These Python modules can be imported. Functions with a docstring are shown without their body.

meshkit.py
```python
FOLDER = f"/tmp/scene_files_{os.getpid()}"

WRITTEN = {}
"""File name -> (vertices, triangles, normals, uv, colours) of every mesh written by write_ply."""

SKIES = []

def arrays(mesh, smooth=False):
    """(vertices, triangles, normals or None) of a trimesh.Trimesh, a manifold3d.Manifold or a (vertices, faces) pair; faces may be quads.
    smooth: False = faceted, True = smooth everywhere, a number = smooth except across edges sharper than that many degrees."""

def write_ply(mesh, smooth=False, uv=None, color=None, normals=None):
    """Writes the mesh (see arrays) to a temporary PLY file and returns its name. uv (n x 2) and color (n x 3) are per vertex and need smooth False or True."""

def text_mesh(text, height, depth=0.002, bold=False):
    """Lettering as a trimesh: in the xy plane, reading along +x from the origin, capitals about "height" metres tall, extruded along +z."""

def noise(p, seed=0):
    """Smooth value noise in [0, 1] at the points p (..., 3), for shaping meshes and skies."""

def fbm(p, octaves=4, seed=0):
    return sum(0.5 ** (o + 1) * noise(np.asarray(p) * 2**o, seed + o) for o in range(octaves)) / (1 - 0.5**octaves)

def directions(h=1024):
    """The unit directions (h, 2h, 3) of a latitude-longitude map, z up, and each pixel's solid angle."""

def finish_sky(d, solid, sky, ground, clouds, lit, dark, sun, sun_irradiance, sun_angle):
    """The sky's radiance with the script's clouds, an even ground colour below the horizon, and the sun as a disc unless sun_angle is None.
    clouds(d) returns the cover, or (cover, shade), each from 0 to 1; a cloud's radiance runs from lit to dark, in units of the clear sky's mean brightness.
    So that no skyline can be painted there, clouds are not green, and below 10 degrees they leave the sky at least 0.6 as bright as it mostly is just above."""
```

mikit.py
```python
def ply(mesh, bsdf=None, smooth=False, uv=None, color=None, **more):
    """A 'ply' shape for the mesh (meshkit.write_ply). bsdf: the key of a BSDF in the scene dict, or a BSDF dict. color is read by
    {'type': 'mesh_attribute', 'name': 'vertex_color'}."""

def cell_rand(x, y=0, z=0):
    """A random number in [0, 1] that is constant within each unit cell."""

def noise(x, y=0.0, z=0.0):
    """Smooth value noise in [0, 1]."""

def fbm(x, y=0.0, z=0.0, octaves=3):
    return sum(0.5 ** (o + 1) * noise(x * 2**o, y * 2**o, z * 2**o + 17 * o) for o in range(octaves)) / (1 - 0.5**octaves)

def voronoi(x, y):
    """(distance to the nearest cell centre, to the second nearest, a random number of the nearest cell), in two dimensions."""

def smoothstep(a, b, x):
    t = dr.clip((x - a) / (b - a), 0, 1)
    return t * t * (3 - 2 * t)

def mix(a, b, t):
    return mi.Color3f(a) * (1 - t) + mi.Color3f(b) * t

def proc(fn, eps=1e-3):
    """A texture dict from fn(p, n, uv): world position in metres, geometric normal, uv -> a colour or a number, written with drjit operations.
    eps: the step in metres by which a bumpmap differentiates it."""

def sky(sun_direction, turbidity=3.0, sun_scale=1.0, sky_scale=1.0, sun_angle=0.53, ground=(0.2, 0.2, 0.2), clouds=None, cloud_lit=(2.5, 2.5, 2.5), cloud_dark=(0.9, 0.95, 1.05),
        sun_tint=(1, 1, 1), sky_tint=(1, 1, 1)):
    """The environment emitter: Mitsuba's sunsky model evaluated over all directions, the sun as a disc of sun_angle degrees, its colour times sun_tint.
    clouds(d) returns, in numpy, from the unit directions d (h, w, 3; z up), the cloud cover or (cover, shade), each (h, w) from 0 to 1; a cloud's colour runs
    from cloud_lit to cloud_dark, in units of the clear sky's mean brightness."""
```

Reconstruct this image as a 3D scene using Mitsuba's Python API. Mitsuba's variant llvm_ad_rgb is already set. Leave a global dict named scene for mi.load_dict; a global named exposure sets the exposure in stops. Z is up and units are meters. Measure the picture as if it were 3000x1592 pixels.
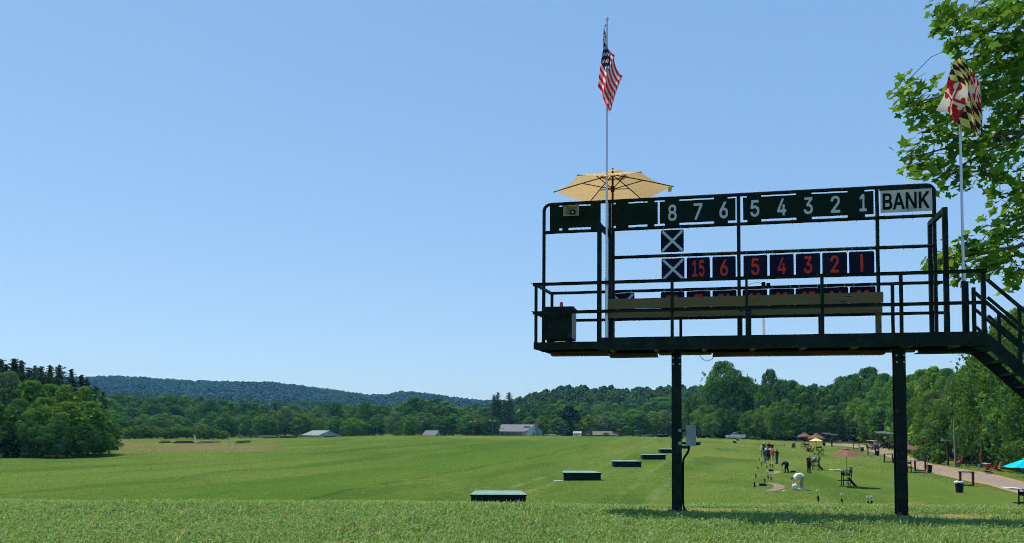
import math, random
import numpy as np
import trimesh
import manifold3d as m3
import drjit as dr
import mitsuba as mi
import mikit, meshkit
from mikit import fbm, noise, voronoi, smoothstep, mix, cell_rand
from shapely.geometry import Polygon, Point, box as sbox
from shapely.ops import unary_union
from shapely import affinity

T = mi.ScalarTransform4f
rng = np.random.default_rng(7)
random.seed(7)
scene, labels = {}, {}

# ------------------------------------------------------------------ camera, sky, exposure
EYE = 1.6
FOCAL, CX, CY = 2404.7, 1500.0, 1125.0            # lens of the photograph, in its own pixels (3000 wide)
PITCH, ROLL = math.atan(124.255 / 2404.7), math.radians(-0.3884)
exposure = 2.0
fwd = np.array([0, math.cos(PITCH), math.sin(PITCH)])
up0 = np.array([0, -math.sin(PITCH), math.cos(PITCH)])
rgt0 = np.array([1.0, 0, 0])
upv = up0 * math.cos(ROLL) + rgt0 * math.sin(ROLL)
HAZE = 0.00007
scene['camera'] = {
    'type': 'perspective', 'fov': 2 * math.degrees(math.atan(1500 / FOCAL)), 'fov_axis': 'x',
    'principal_point_offset_x': 0.0, 'principal_point_offset_y': -(CY - 796) / 1592,
    'near_clip': 0.1, 'far_clip': 20000.0,
    'to_world': T().look_at(origin=[0, 0, EYE], target=[0, float(fwd[1]) * 10, EYE + float(fwd[2]) * 10], up=upv.tolist()),
}
SUN = np.array([-0.40, 0.323, 1.0])
def thin_veil(d):
    return .38 + .05 * (meshkit.fbm(d * [2.0, 2.0, 5.0], 3, 2) - .5)        # an even, very thin veil of high summer haze
scene['sky'] = mikit.sky(SUN.tolist(), turbidity=2.2, sky_scale=1.0, sky_tint=(1.18, 1.07, 0.93), ground=(0.08, 0.12, 0.05), clouds=thin_veil, cloud_lit=(.92, 1.95, 3.9))
if HAZE:
    scene['haze_air'] = {'type': 'homogeneous', 'albedo': {'type': 'rgb', 'value': [0.95, 0.95, 0.95]}, 'sigma_t': {'type': 'rgb', 'value': [HAZE * 0.3, HAZE * 0.85, HAZE * 1.9]}}
    scene['camera']['medium'] = {'type': 'ref', 'id': 'haze_air'}
    scene['haze'] = {'type': 'cube', 'to_world': T().translate([0, 1500, 66]).scale([2600, 2600, 75]),
                     'bsdf': {'type': 'null'}, 'interior': {'type': 'ref', 'id': 'haze_air'}}
    labels['haze'] = {'label': 'thin blue summer haze over the far hills', 'kind': 'stuff'}

# ------------------------------------------------------------------ where photo points lie in the place
def ray(px, py):
    dx, dy = px - CX, py - CY
    c, s = math.cos(ROLL), math.sin(ROLL)
    a, b = c * dx - s * dy, s * dx + c * dy
    return fwd * FOCAL + rgt0 * a - up0 * b

def at_y(px, py, Y):
    r = ray(px, py)
    return np.array([0, 0, EYE]) + r * Y / r[1]

CREST_A = [-.60, -.476, -.423, -.352, -.307, -.24, -.182, -.124, -.041, .042, .125, .187, .27, .332, .415, .498, .70]
CREST_Z = [-2.7, -2.7, -2.7, -2.72, -2.55, -2.1, -1.55, -1.40, -1.25, -1.15, -1.18, -1.30, -1.67, -1.86, -2.15, -2.1, -2.1]

def sstep(a, b, x):
    t = np.clip((x - a) / (b - a), 0, 1)
    return t * t * (3 - 2 * t)

def terrain(x, y):
    x, y = np.asarray(x, float), np.asarray(y, float)
    a = x / np.maximum(y, 1.0)
    rise = np.interp(a, CREST_A, CREST_Z) + 2.7
    z = -2.7 * sstep(15.9, 33, y + 0.25 * np.sin(x * 0.6))
    z = z + rise * np.clip((y - 100) / 130, 0, 1) ** 1.15 * sstep(90, 110, y)
    z = z - 1.7 * sstep(238, 290, y) * (1 - sstep(0.22, 0.30, a))
    z = z - 2.5 * sstep(420, 800, y)
    p = np.stack([x * 0.09, y * 0.05, 0 * x], -1)
    return z + 0.10 * (meshkit.noise(p, 3) - 0.5) * sstep(20, 40, y)

def spot(px, py):
    """the point of the terrain seen at (px, py) of the photograph"""
    r = ray(px, py)
    ks = np.geomspace(8, 420, 4000) / r[1]
    P = np.array([0, 0, EYE]) + ks[:, None] * r
    hit = np.nonzero((P[:, 2] < terrain(P[:, 0], P[:, 1])) & (P[:, 1] > 34))[0]
    P = P[hit[0]] if len(hit) else P[-1]
    P[2] = terrain(P[0], P[1])
    return P

def onground(x, y, dz=0.0):
    return np.array([x, y, float(terrain(x, y)) + dz])

# ------------------------------------------------------------------ entries of the scene
def numbered(name):
    taken = lambda k: k in scene or k in labels or any_prefix.get(k)
    if not taken(name):
        return name
    i = 1
    while taken(f'{name}_{i:03d}'):
        i += 1
    return f'{name}_{i:03d}'

any_prefix = {}

def tag(key, label, cat=None, group=None, kind=None):
    d = {}
    if label: d['label'] = label
    if cat: d['category'] = cat
    if group: d['group'] = group
    if kind: d['kind'] = kind
    labels[key] = d

class Thing:
    def __init__(self, name, label, cat, group=None, M=None, kind=None):
        self.key = numbered(name)
        any_prefix[self.key] = True
        tag(self.key, label, cat, group, kind)
        self.M = np.eye(4) if M is None else M
    def part(self, name, mesh, bsdf, smooth=False, sub=None, label=None, **kw):
        k = numbered((sub or self.key) + '__' + name)
        any_prefix[k] = True
        d = mesh if isinstance(mesh, dict) else mikit.ply(mesh, bsdf, smooth=smooth, **kw)
        scene[k] = {**d, 'to_world': T(self.M)}
        if label: labels[k] = {'label': label}
        return k

def single(name, mesh, bsdf, label, cat, group=None, kind=None, smooth=False, M=None, **kw):
    k = numbered(name)
    any_prefix[k] = True
    d = mikit.ply(mesh, bsdf, smooth=smooth, **kw)
    if M is not None: d['to_world'] = T(M)
    scene[k] = d
    tag(k, label, cat, group, kind)
    return k

def mat4(loc=(0, 0, 0), rz=0.0, s=1.0):
    c, n = math.cos(rz), math.sin(rz)
    M = np.eye(4)
    M[:3, :3] = np.array([[c, -n, 0], [n, c, 0], [0, 0, 1]]) * s
    M[:3, 3] = loc
    return M

# ------------------------------------------------------------------ mesh helpers
def cat(*ms):
    ms = [m for m in ms if m is not None]
    vs, fs, at = [], [], 0
    for m in ms:
        v, f = (m.vertices, m.faces) if hasattr(m, 'vertices') else m
        v, f = np.asarray(v, float), np.asarray(f, int)
        if f.shape[1] == 4: f = np.vstack([f[:, [0, 1, 2]], f[:, [0, 2, 3]]])
        vs.append(v); fs.append(f + at); at += len(v)
    return np.vstack(vs), np.vstack(fs)

CUBE_F = np.array([[0, 1, 3], [0, 3, 2], [4, 6, 7], [4, 7, 5], [0, 4, 5], [0, 5, 1], [2, 3, 7], [2, 7, 6], [0, 2, 6], [0, 6, 4], [1, 5, 7], [1, 7, 3]])

def bx(x0, x1, y0, y1, z0, z1):
    v = np.array([[x, y, z] for x in (x0, x1) for y in (y0, y1) for z in (z0, z1)], float)
    return v, CUBE_F

def bar(p, q, w, h, up=(0, 0, 1)):
    p, q = np.array(p, float), np.array(q, float)
    d = (q - p) / np.linalg.norm(q - p)
    u = np.array(up, float)
    if abs(d @ u) > 0.95: u = np.array([0, 1.0, 0])
    a = np.cross(d, u); a /= np.linalg.norm(a)
    b = np.cross(a, d)
    v = np.array([e + i * a * w / 2 + k * b * h / 2 for e in (p, q) for i in (-1, 1) for k in (-1, 1)])
    return v, CUBE_F

def tube(pts, r, n=8, cap=True):
    p = np.asarray(pts, float)
    r = np.broadcast_to(np.asarray(r, float), (len(p),))
    t = np.gradient(p, axis=0); t /= np.linalg.norm(t, axis=1, keepdims=True) + 1e-12
    a = np.zeros_like(p)
    u = np.array([1.0, 0, 0]) if abs(t[0][0]) < 0.8 else np.array([0, 1.0, 0])
    for i in range(len(p)):
        u = u - t[i] * (u @ t[i]); u /= np.linalg.norm(u); a[i] = u
    b = np.cross(t, a)
    ang = np.arange(n) * 2 * np.pi / n
    v = (p[:, None] + r[:, None, None] * (np.cos(ang)[None, :, None] * a[:, None] + np.sin(ang)[None, :, None] * b[:, None])).reshape(-1, 3)
    i, j = np.meshgrid(np.arange(len(p) - 1), np.arange(n), indexing='ij')
    q = np.stack([i * n + j, i * n + (j + 1) % n, (i + 1) * n + (j + 1) % n, (i + 1) * n + j], -1).reshape(-1, 4)
    f = np.vstack([q[:, [0, 1, 2]], q[:, [0, 2, 3]]])
    if cap:
        m = len(v); v = np.vstack([v, p[:1], p[-1:]])
        k = np.arange(n); e = (len(p) - 1) * n
        f = np.vstack([f, np.stack([np.full(n, m), (k + 1) % n, k], 1), np.stack([np.full(n, m + 1), e + k, e + (k + 1) % n], 1)])
    return v, f

def lathe(prof, n=16, loc=(0, 0, 0)):
    """prof: (r, z) pairs"""
    pr = np.array(prof, float)
    ang = np.arange(n) * 2 * np.pi / n
    v = np.stack([pr[:, None, 0] * np.cos(ang), pr[:, None, 0] * np.sin(ang), np.broadcast_to(pr[:, None, 1], (len(pr), n))], -1).reshape(-1, 3) + np.array(loc, float)
    i, j = np.meshgrid(np.arange(len(pr) - 1), np.arange(n), indexing='ij')
    q = np.stack([i * n + j, i * n + (j + 1) % n, (i + 1) * n + (j + 1) % n, (i + 1) * n + j], -1).reshape(-1, 4)
    return v, np.vstack([q[:, [0, 1, 2]], q[:, [0, 2, 3]]])

def extr(poly, depth, plane='xz', y0=0.0):
    """extrude a shapely polygon; plane 'xz': polygon x,y become x,z and the depth runs along +y from y0"""
    polys = getattr(poly, 'geoms', [poly])
    m = trimesh.util.concatenate([trimesh.creation.extrude_polygon(g, depth, engine='earcut') for g in polys])
    v = np.array(m.vertices)
    if plane == 'xz':
        v = np.stack([v[:, 0], y0 + v[:, 2], v[:, 1]], 1)
        return v, np.array(m.faces)[:, ::-1]
    if plane == 'yz':
        v = np.stack([y0 + v[:, 2], v[:, 0], v[:, 1]], 1)
        return v, np.array(m.faces)
    v[:, 2] += y0
    return v, np.array(m.faces)

def xf(mesh, M):
    v, f = (mesh.vertices, mesh.faces) if hasattr(mesh, 'vertices') else mesh
    return np.asarray(v) @ M[:3, :3].T + M[:3, 3], np.asarray(f)

def mv(mesh, loc=(0, 0, 0), rz=0.0, s=1.0):
    return xf(mesh, mat4(loc, rz, s))

def roundrect(x0, x1, z0, z1, r):
    return sbox(x0 + r, z0 + r, x1 - r, z1 - r).buffer(r, quad_segs=4)

def lettering(text, w, h, depth, cx, cz, yfront, bold=True):
    """text as relief standing in the xz plane, facing -y, its front at yfront, stretched to w x h"""
    m = meshkit.text_mesh(text, 1.0, 1.0, bold)
    v, f = np.array(m.vertices), np.array(m.faces)
    lo, hi = v.min(0), v.max(0)
    x = (v[:, 0] - (lo[0] + hi[0]) / 2) / (hi[0] - lo[0]) * w + cx
    z = (v[:, 1] - (lo[1] + hi[1]) / 2) / (hi[1] - lo[1]) * h + cz
    y = yfront + depth * (1 - v[:, 2])
    return np.stack([x, y, z], 1), f

# ------------------------------------------------------------------ materials
def diffuse(name, col, rough=0.7, spec=0.3, metal=0.0, two=True, **kw):
    col = {'type': 'rgb', 'value': list(col)} if not isinstance(col, dict) else col
    b = {'type': 'principled', 'base_color': col, 'roughness': rough, 'specular': spec, 'metallic': metal, **kw}
    scene[name] = {'type': 'twosided', 'bsdf': b} if two else b
    return name

def worn(c0, c1, scale=3.0, lo=0.45, hi=0.75):
    return mikit.proc(lambda p, n, uv: mix(c0, c1, smoothstep(lo, hi, fbm(p.x * scale, p.y * scale, p.z * scale, 4))))

def _steel(p, n, uv):
    c = mix((.004, .012, .010), (.009, .022, .018), smoothstep(.45, .75, fbm(p.x * 5, p.y * 5, p.z * 5, 3)))
    c = mix(c, (.05, .026, .015), smoothstep(.74, .80, fbm(p.x * 11, p.y * 11, p.z * 11, 3)))        # rust where the paint has gone
    return mix(c, (.06, .075, .07), smoothstep(.86, .90, noise(p.x * 38, p.y * 38, p.z * 38)) * smoothstep(.5, .6, noise(p.x * 3, p.y * 3, p.z * 3)))   # chips
GREEN = diffuse('mat_green_steel', mikit.proc(_steel), 0.6, 0.12)
PANEL = diffuse('mat_green_panel', worn((.003, .014, .009), (.005, .019, .012), 2.0), 0.65, 0.08)
RUST = diffuse('mat_rusty_plank', worn((.075, .045, .02), (.13, .05, .02), 7.0, .35, .6), 0.85)
WHITE = diffuse('mat_white_paint', worn((.50, .53, .54), (.40, .43, .44), 4.0, .5, .8), 0.7, .2)
BANKW = diffuse('mat_sign_white', worn((.50, .48, .43), (.36, .34, .29), 6.0, .5, .75), 0.7, .2)
BLACK = diffuse('mat_black_paint', (.006, .006, .007), 0.7, 0.1)
NAVY = diffuse('mat_navy_plate', worn((.004, .005, .022), (.007, .009, .032), 4.0), 0.6, 0.10)
RED = diffuse('mat_red_digit', worn((.62, .045, .03), (.42, .035, .03), 9.0, .55, .75), 0.7, .1)
def _wood(p, n, uv):
    g = fbm(p.x * 2.0, p.y * 2.0, p.z * 45.0, 4)
    k = smoothstep(0.86, 0.93, noise(p.x * 7.0, p.y * 7.0, p.z * 22.0))
    return mix(mix((.115, .088, .038), (.19, .148, .068), g), (.04, .028, .016), k)
WOOD = diffuse('mat_bare_pine', mikit.proc(_wood), 0.8, 0.2)
ALU = diffuse('mat_aluminium', (.55, .56, .57), 0.35, 0.5, 0.85)
STEEL = diffuse('mat_galvanised', worn((.38, .39, .40), (.50, .51, .52), 9.0), 0.45, 0.5, 0.6)
BEIGE = diffuse('mat_beige_plastic', worn((.36, .33, .22), (.26, .23, .15), 8.0), 0.55)
GREYBOX = diffuse('mat_grey_box', worn((.23, .25, .27), (.34, .33, .30), 6.0, .4, .7), 0.75)
DKWOOD = diffuse('mat_dark_green_wood', worn((.004, .012, .017), (.010, .024, .028), 6.0), 0.7, .1)
BROWNWOOD = diffuse('mat_brown_post', worn((.05, .022, .015), (.025, .012, .01), 8.0), 0.8)
GREYWOOD = diffuse('mat_weathered_pole', mikit.proc(lambda p, n, uv: mix((.16, .135, .11), (.27, .24, .21), fbm(p.x * 9, p.y * 9, p.z * 1.2, 3))), 0.9)
BARK = diffuse('mat_bark', mikit.proc(lambda p, n, uv: mix((.045, .035, .025), (.13, .11, .085), fbm(p.x * 4, p.y * 4, p.z * 0.9, 4))), 0.95, 0.1)
PALEBARK = diffuse('mat_sycamore_bark', mikit.proc(lambda p, n, uv: mix((.12, .09, .06), (.32, .29, .23), smoothstep(.4, .6, fbm(p.x * 7, p.y * 7, p.z * 4, 3)))), 0.9, 0.1)
TRAPTOP = diffuse('mat_trap_roof', worn((.12, .23, .19), (.17, .29, .24), 1.2), 0.5, 0.4)
TRAPSIDE = diffuse('mat_trap_wall', worn((.004, .013, .014), (.007, .020, .020), 3.0), 0.8, .1)
CAN = diffuse('mat_dark_bin', (.007, .011, .016), 0.6, .15)
BAG = diffuse('mat_white_bag', (.58, .60, .61), 0.6, .2)
ORANGE = diffuse('mat_tan_dirt', (.3, .2, .1), 0.9)

def cloth(name, col, trans=0.5):
    col = {'type': 'rgb', 'value': list(col)} if not isinstance(col, dict) else col
    scene[name] = {'type': 'principledthin', 'base_color': col, 'roughness': 0.9, 'diff_trans': trans, 'spec_trans': 0.0, 'eta': 1.3}
    return name
TAN_CLOTH = cloth('mat_tan_canvas', (.66, .50, .27), 0.75)
BROWN_CLOTH = cloth('mat_brown_canvas', (.20, .115, .092), 0.3)
CREAM_CLOTH = cloth('mat_cream_canvas', (.78, .66, .38), 0.5)
BLUE_CLOTH = cloth('mat_turquoise_canvas', (.015, .55, .80), 0.6)

def leaf(name, trans=0.9):
    scene[name] = {'type': 'principledthin', 'base_color': {'type': 'mesh_attribute', 'name': 'vertex_color'}, 'roughness': 0.7, 'diff_trans': trans, 'spec_trans': 0.0, 'eta': 1.15}
    return name
LEAF = leaf('mat_leaf', 0.55)
NEEDLE = leaf('mat_needle', 0.35)
GRASSB = leaf('mat_grass_blade', 0.8)

# ------------------------------------------------------------------ the ground
LINE0, LINED = np.array([-11.98, 48.26]), np.array([41.39, 174.49]) / math.hypot(41.39, 174.49)   # the mown edge across the field
LN = np.array([-LINED[1], LINED[0]])                                                              # points to its left side

def ground_colour(p, n, uv):
    x, y = p.x, p.y
    w = (x - LINE0[0]) * LN[0] + (y - LINE0[1]) * LN[1]
    l = (x - LINE0[0]) * LINED[0] + (y - LINE0[1]) * LINED[1]
    big = fbm(w * 0.035, l * 0.012, 3.0, 3)
    mid = fbm(w * 0.35, l * 0.06, 7.0, 3)
    fine = fbm(x * 2.3, y * 1.1, 1.0, 3)
    c = mix((.056, .112, .021), (.098, .150, .036), smoothstep(.25, .75, 0.45 * big + 0.35 * mid + 0.2 * fine))
    c = mix(c, (.150, .165, .050), 0.55 * smoothstep(.56, .74, fbm(x * .05 + 9, y * .028, 2.0, 4)) * smoothstep(.35, .6, fine))
    c = mix(c, (.032, .082, .014), 0.55 * smoothstep(.56, .72, fbm(w * .22 + 5, l * .045, 12.0, 3)))
    far = smoothstep(30., 40., y)
    left = far * smoothstep(-0.4, 0.4, w + 0.6 * noise(l * 0.6, 4.0))
    c = mix(c, mix((.046, .108, .016), (.064, .128, .022), mid), 0.65 * left * (1 - smoothstep(14., 26., w + 10 * noise(l * .03, 2.0))))
    c = mix(c, (.020, .050, .010), 0.6 * far * smoothstep(0.55, 0.15, dr.abs(w + 0.7 * noise(l * .5, 1.0) - 0.3)) * smoothstep(.3, .5, noise(l * .3, 8.0)) * smoothstep(200., 60., l))
    # pale dry wheel tracks along the row of trap houses
    for off, am in ((-9.0, .5), (-11.2, .45), (-17.5, .35), (-19.5, .35)):
        c = mix(c, (.17, .20, .10), am * far * smoothstep(.5, .1, dr.abs(w - off + 0.5 * noise(l * .1, off))) * smoothstep(.42, .65, fbm(x * .9, y * .25, off, 3)))
    # bare brown earth on the left side of the field
    a = x / dr.maximum(y, 1.0)
    e = smoothstep(128., 140., y + 16 * fbm(x * .06, y * .06, 4.0, 3)) * smoothstep(-.23, -.30, a + .05 * fbm(x * .05, y * .03, 6.0, 3))
    e = e * smoothstep(205., 185., y + 14 * noise(x * .05, 3.0))
    patch = smoothstep(.30, .55, fbm(x * .15, y * .07, 5.0, 4))
    c = mix(c, mix((.155, .118, .072), (.13, .122, .055), fbm(x * .5, y * .2, 1.0, 3)), 0.9 * e * patch)
    # trodden soil at the two posts of the board
    for qx, qy, rx in ((3.6, 16.1, 1.7), (8.0, 15.2, 1.6)):
        r = dr.sqrt(dr.square((x - qx) / rx) + dr.square((y - qy) / .55))
        c = mix(c, mix((.20, .14, .09), (.28, .22, .15), fine), smoothstep(.95, .45, r + .7 * (fbm(x * 3.0, y * 3.0, 2.0, 3) - .5)))
    return c
scene['mat_ground'] = {'type': 'twosided', 'bsdf': {'type': 'diffuse', 'reflectance': mikit.proc(ground_colour)}}

gy = np.concatenate([np.linspace(-1000, -5, 9), np.linspace(0, 40, 120), np.geomspace(40.5, 430, 230), np.geomspace(445, 4040, 36)])
gx = 60 * np.sinh(np.linspace(-1, 1, 281) * math.asinh(2540 / 60))
GX, GY = np.meshgrid(gx, gy)
GZ = terrain(GX, GY)
i, j = np.meshgrid(np.arange(len(gy) - 1), np.arange(len(gx) - 1), indexing='ij')
nx = len(gx)
quads = np.stack([i * nx + j, i * nx + j + 1, (i + 1) * nx + j + 1, (i + 1) * nx + j], -1).reshape(-1, 4)
single('grass_field', (np.stack([GX, GY, GZ], -1).reshape(-1, 3), quads), 'mat_ground', 'mown green field with brown earth patches falling away behind the board', None, kind='structure', smooth=True)

def strip_on_ground(left, right, n, dz):
    """a sheet between two polylines, laid on the terrain"""
    def res(P):
        P = np.array(P, float)
        d = np.concatenate([[0], np.cumsum(np.linalg.norm(np.diff(P, axis=0), axis=1))])
        t = np.linspace(0, d[-1], n)
        return np.stack([np.interp(t, d, P[:, k]) for k in (0, 1)], 1)
    L, R = res(left), res(right)
    m = 9
    k = np.linspace(0, 1, m)[None, :, None]
    P = L[:, None] * (1 - k) + R[:, None] * k
    z = terrain(P[..., 0], P[..., 1]) + dz
    v = np.concatenate([P, z[..., None]], -1).reshape(-1, 3)
    i, j = np.meshgrid(np.arange(n - 1), np.arange(m - 1), indexing='ij')
    return v, np.stack([i * m + j, i * m + j + 1, (i + 1) * m + j + 1, (i + 1) * m + j], -1).reshape(-1, 4)

def road_colour(p, n, uv):
    f = fbm(p.x * 1.3, p.y * .5, 2.0, 4)
    c = mix((.185, .168, .148), (.25, .228, .20), f)
    edge = dr.abs(uv.x - .5) * 2 + .35 * (fbm(p.x * .6, p.y * .4, 5.0, 3) - .5)
    c = mix(c, (.27, .205, .13), smoothstep(.45, .85, edge))
    c = mix(c, (.12, .13, .06), .8 * smoothstep(.93, 1.05, edge))
    return mix(c, (.17, .15, .14), .5 * smoothstep(.6, .75, fbm(p.x * .4, p.y * .15, 9.0, 3)))
scene['mat_road'] = {'type': 'twosided', 'bsdf': {'type': 'diffuse', 'reflectance': mikit.proc(road_colour)}}
rl = [(3040, 1474), (3000, 1453), (2900, 1425), (2758, 1396), (2680, 1373), (2623, 1347), (2570, 1330), (2517, 1315), (2470, 1308), (2420, 1306)]
rr = [(3040, 1426), (3000, 1413), (2900, 1388), (2758, 1366), (2680, 1346), (2623, 1323), (2570, 1313), (2517, 1303), (2470, 1301), (2420, 1301)]
rl, rr = [spot(*q)[:2] for q in rl], [spot(*q)[:2] for q in rr]
rl.insert(0, rl[0] + (rl[0] - rl[1]) * 3); rr.insert(0, rr[0] + (rr[0] - rr[1]) * 3)
rv, rf = strip_on_ground(rl, rr, 160, 0.03)
ruv = np.stack([np.tile(np.linspace(0, 1, 9), 160), np.repeat(np.linspace(0, 1, 160), 9)], 1)
single('gravel_road', (rv, rf), 'mat_road', 'pale gravel lane with tan edges curving back along the right side', None, kind='structure', smooth=True, uv=ruv)

scene['mat_path'] = {'type': 'twosided', 'bsdf': {'type': 'diffuse', 'reflectance': mikit.proc(lambda p, n, uv: mix(mix((.185, .15, .125), (.26, .215, .185), fbm(p.x * 2, p.y * 2, 0.0, 3)), (.10, .13, .05), .8 * smoothstep(.55, .7, fbm(p.x * 1.2, p.y * 1.2, 4.0, 3))))}}
def path_px(outer, inner, ox, oy, k, label):
    o = [spot(ox + a / k, oy + b / k)[:2] for a, b in outer]
    q = [spot(ox + a / k, oy + b / k)[:2] for a, b in inner]
    v, f = strip_on_ground(o, q, 40, 0.02)
    single('footpath', (v, f), 'mat_path', label, None, kind='structure', smooth=True)
path_px([(590, 600), (760, 605), (950, 640), (1090, 690), (1115, 715), (1070, 765), (900, 805), (740, 838), (530, 832)], [(600, 625), (730, 640), (800, 680), (812, 700), (810, 715), (770, 742), (720, 765), (650, 785), (600, 800)], 2180, 1350, 9.113, 'pale curved gravel path in front of the nearest shooting stations')
path_px([(770, 270), (900, 285), (1000, 310), (930, 340), (850, 365), (660, 375)], [(760, 288), (800, 300), (815, 312), (790, 330), (770, 342), (700, 362)], 2180, 1350, 9.113, 'pale bent gravel path beside the person bending in dark clothes')

# ------------------------------------------------------------------ leaves, crowns and trees
def leaf_quads(P, N, size, col, r, narrow=0.62):
    """one bent rhombic leaf spray per point"""
    n = len(P)
    N = N / (np.linalg.norm(N, axis=1, keepdims=True) + 1e-9)
    a = np.cross(N, r.normal(size=(n, 3))); a /= np.linalg.norm(a, axis=1, keepdims=True) + 1e-9
    b = np.cross(N, a)
    s = (size * r.uniform(.65, 1.35, n))[:, None]
    v = np.stack([P - a * s, P - b * s * narrow + N * s * .18, P + a * s, P + b * s * narrow + N * s * .18], 1).reshape(-1, 3)
    k = np.arange(n)[:, None] * 4
    f = np.concatenate([k + [0, 1, 2], k + [0, 2, 3]])
    return v, f, np.repeat(col, 4, 0)

def tints(base, n, r, spread=.35, hue=.12):
    k = r.uniform(1 - spread, 1 + spread, (n, 1))
    return np.clip(np.array(base) * k * (1 + r.normal(0, hue, (n, 1)) * np.array([[1.0, 0.2, -.6]])), .004, .5)

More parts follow.
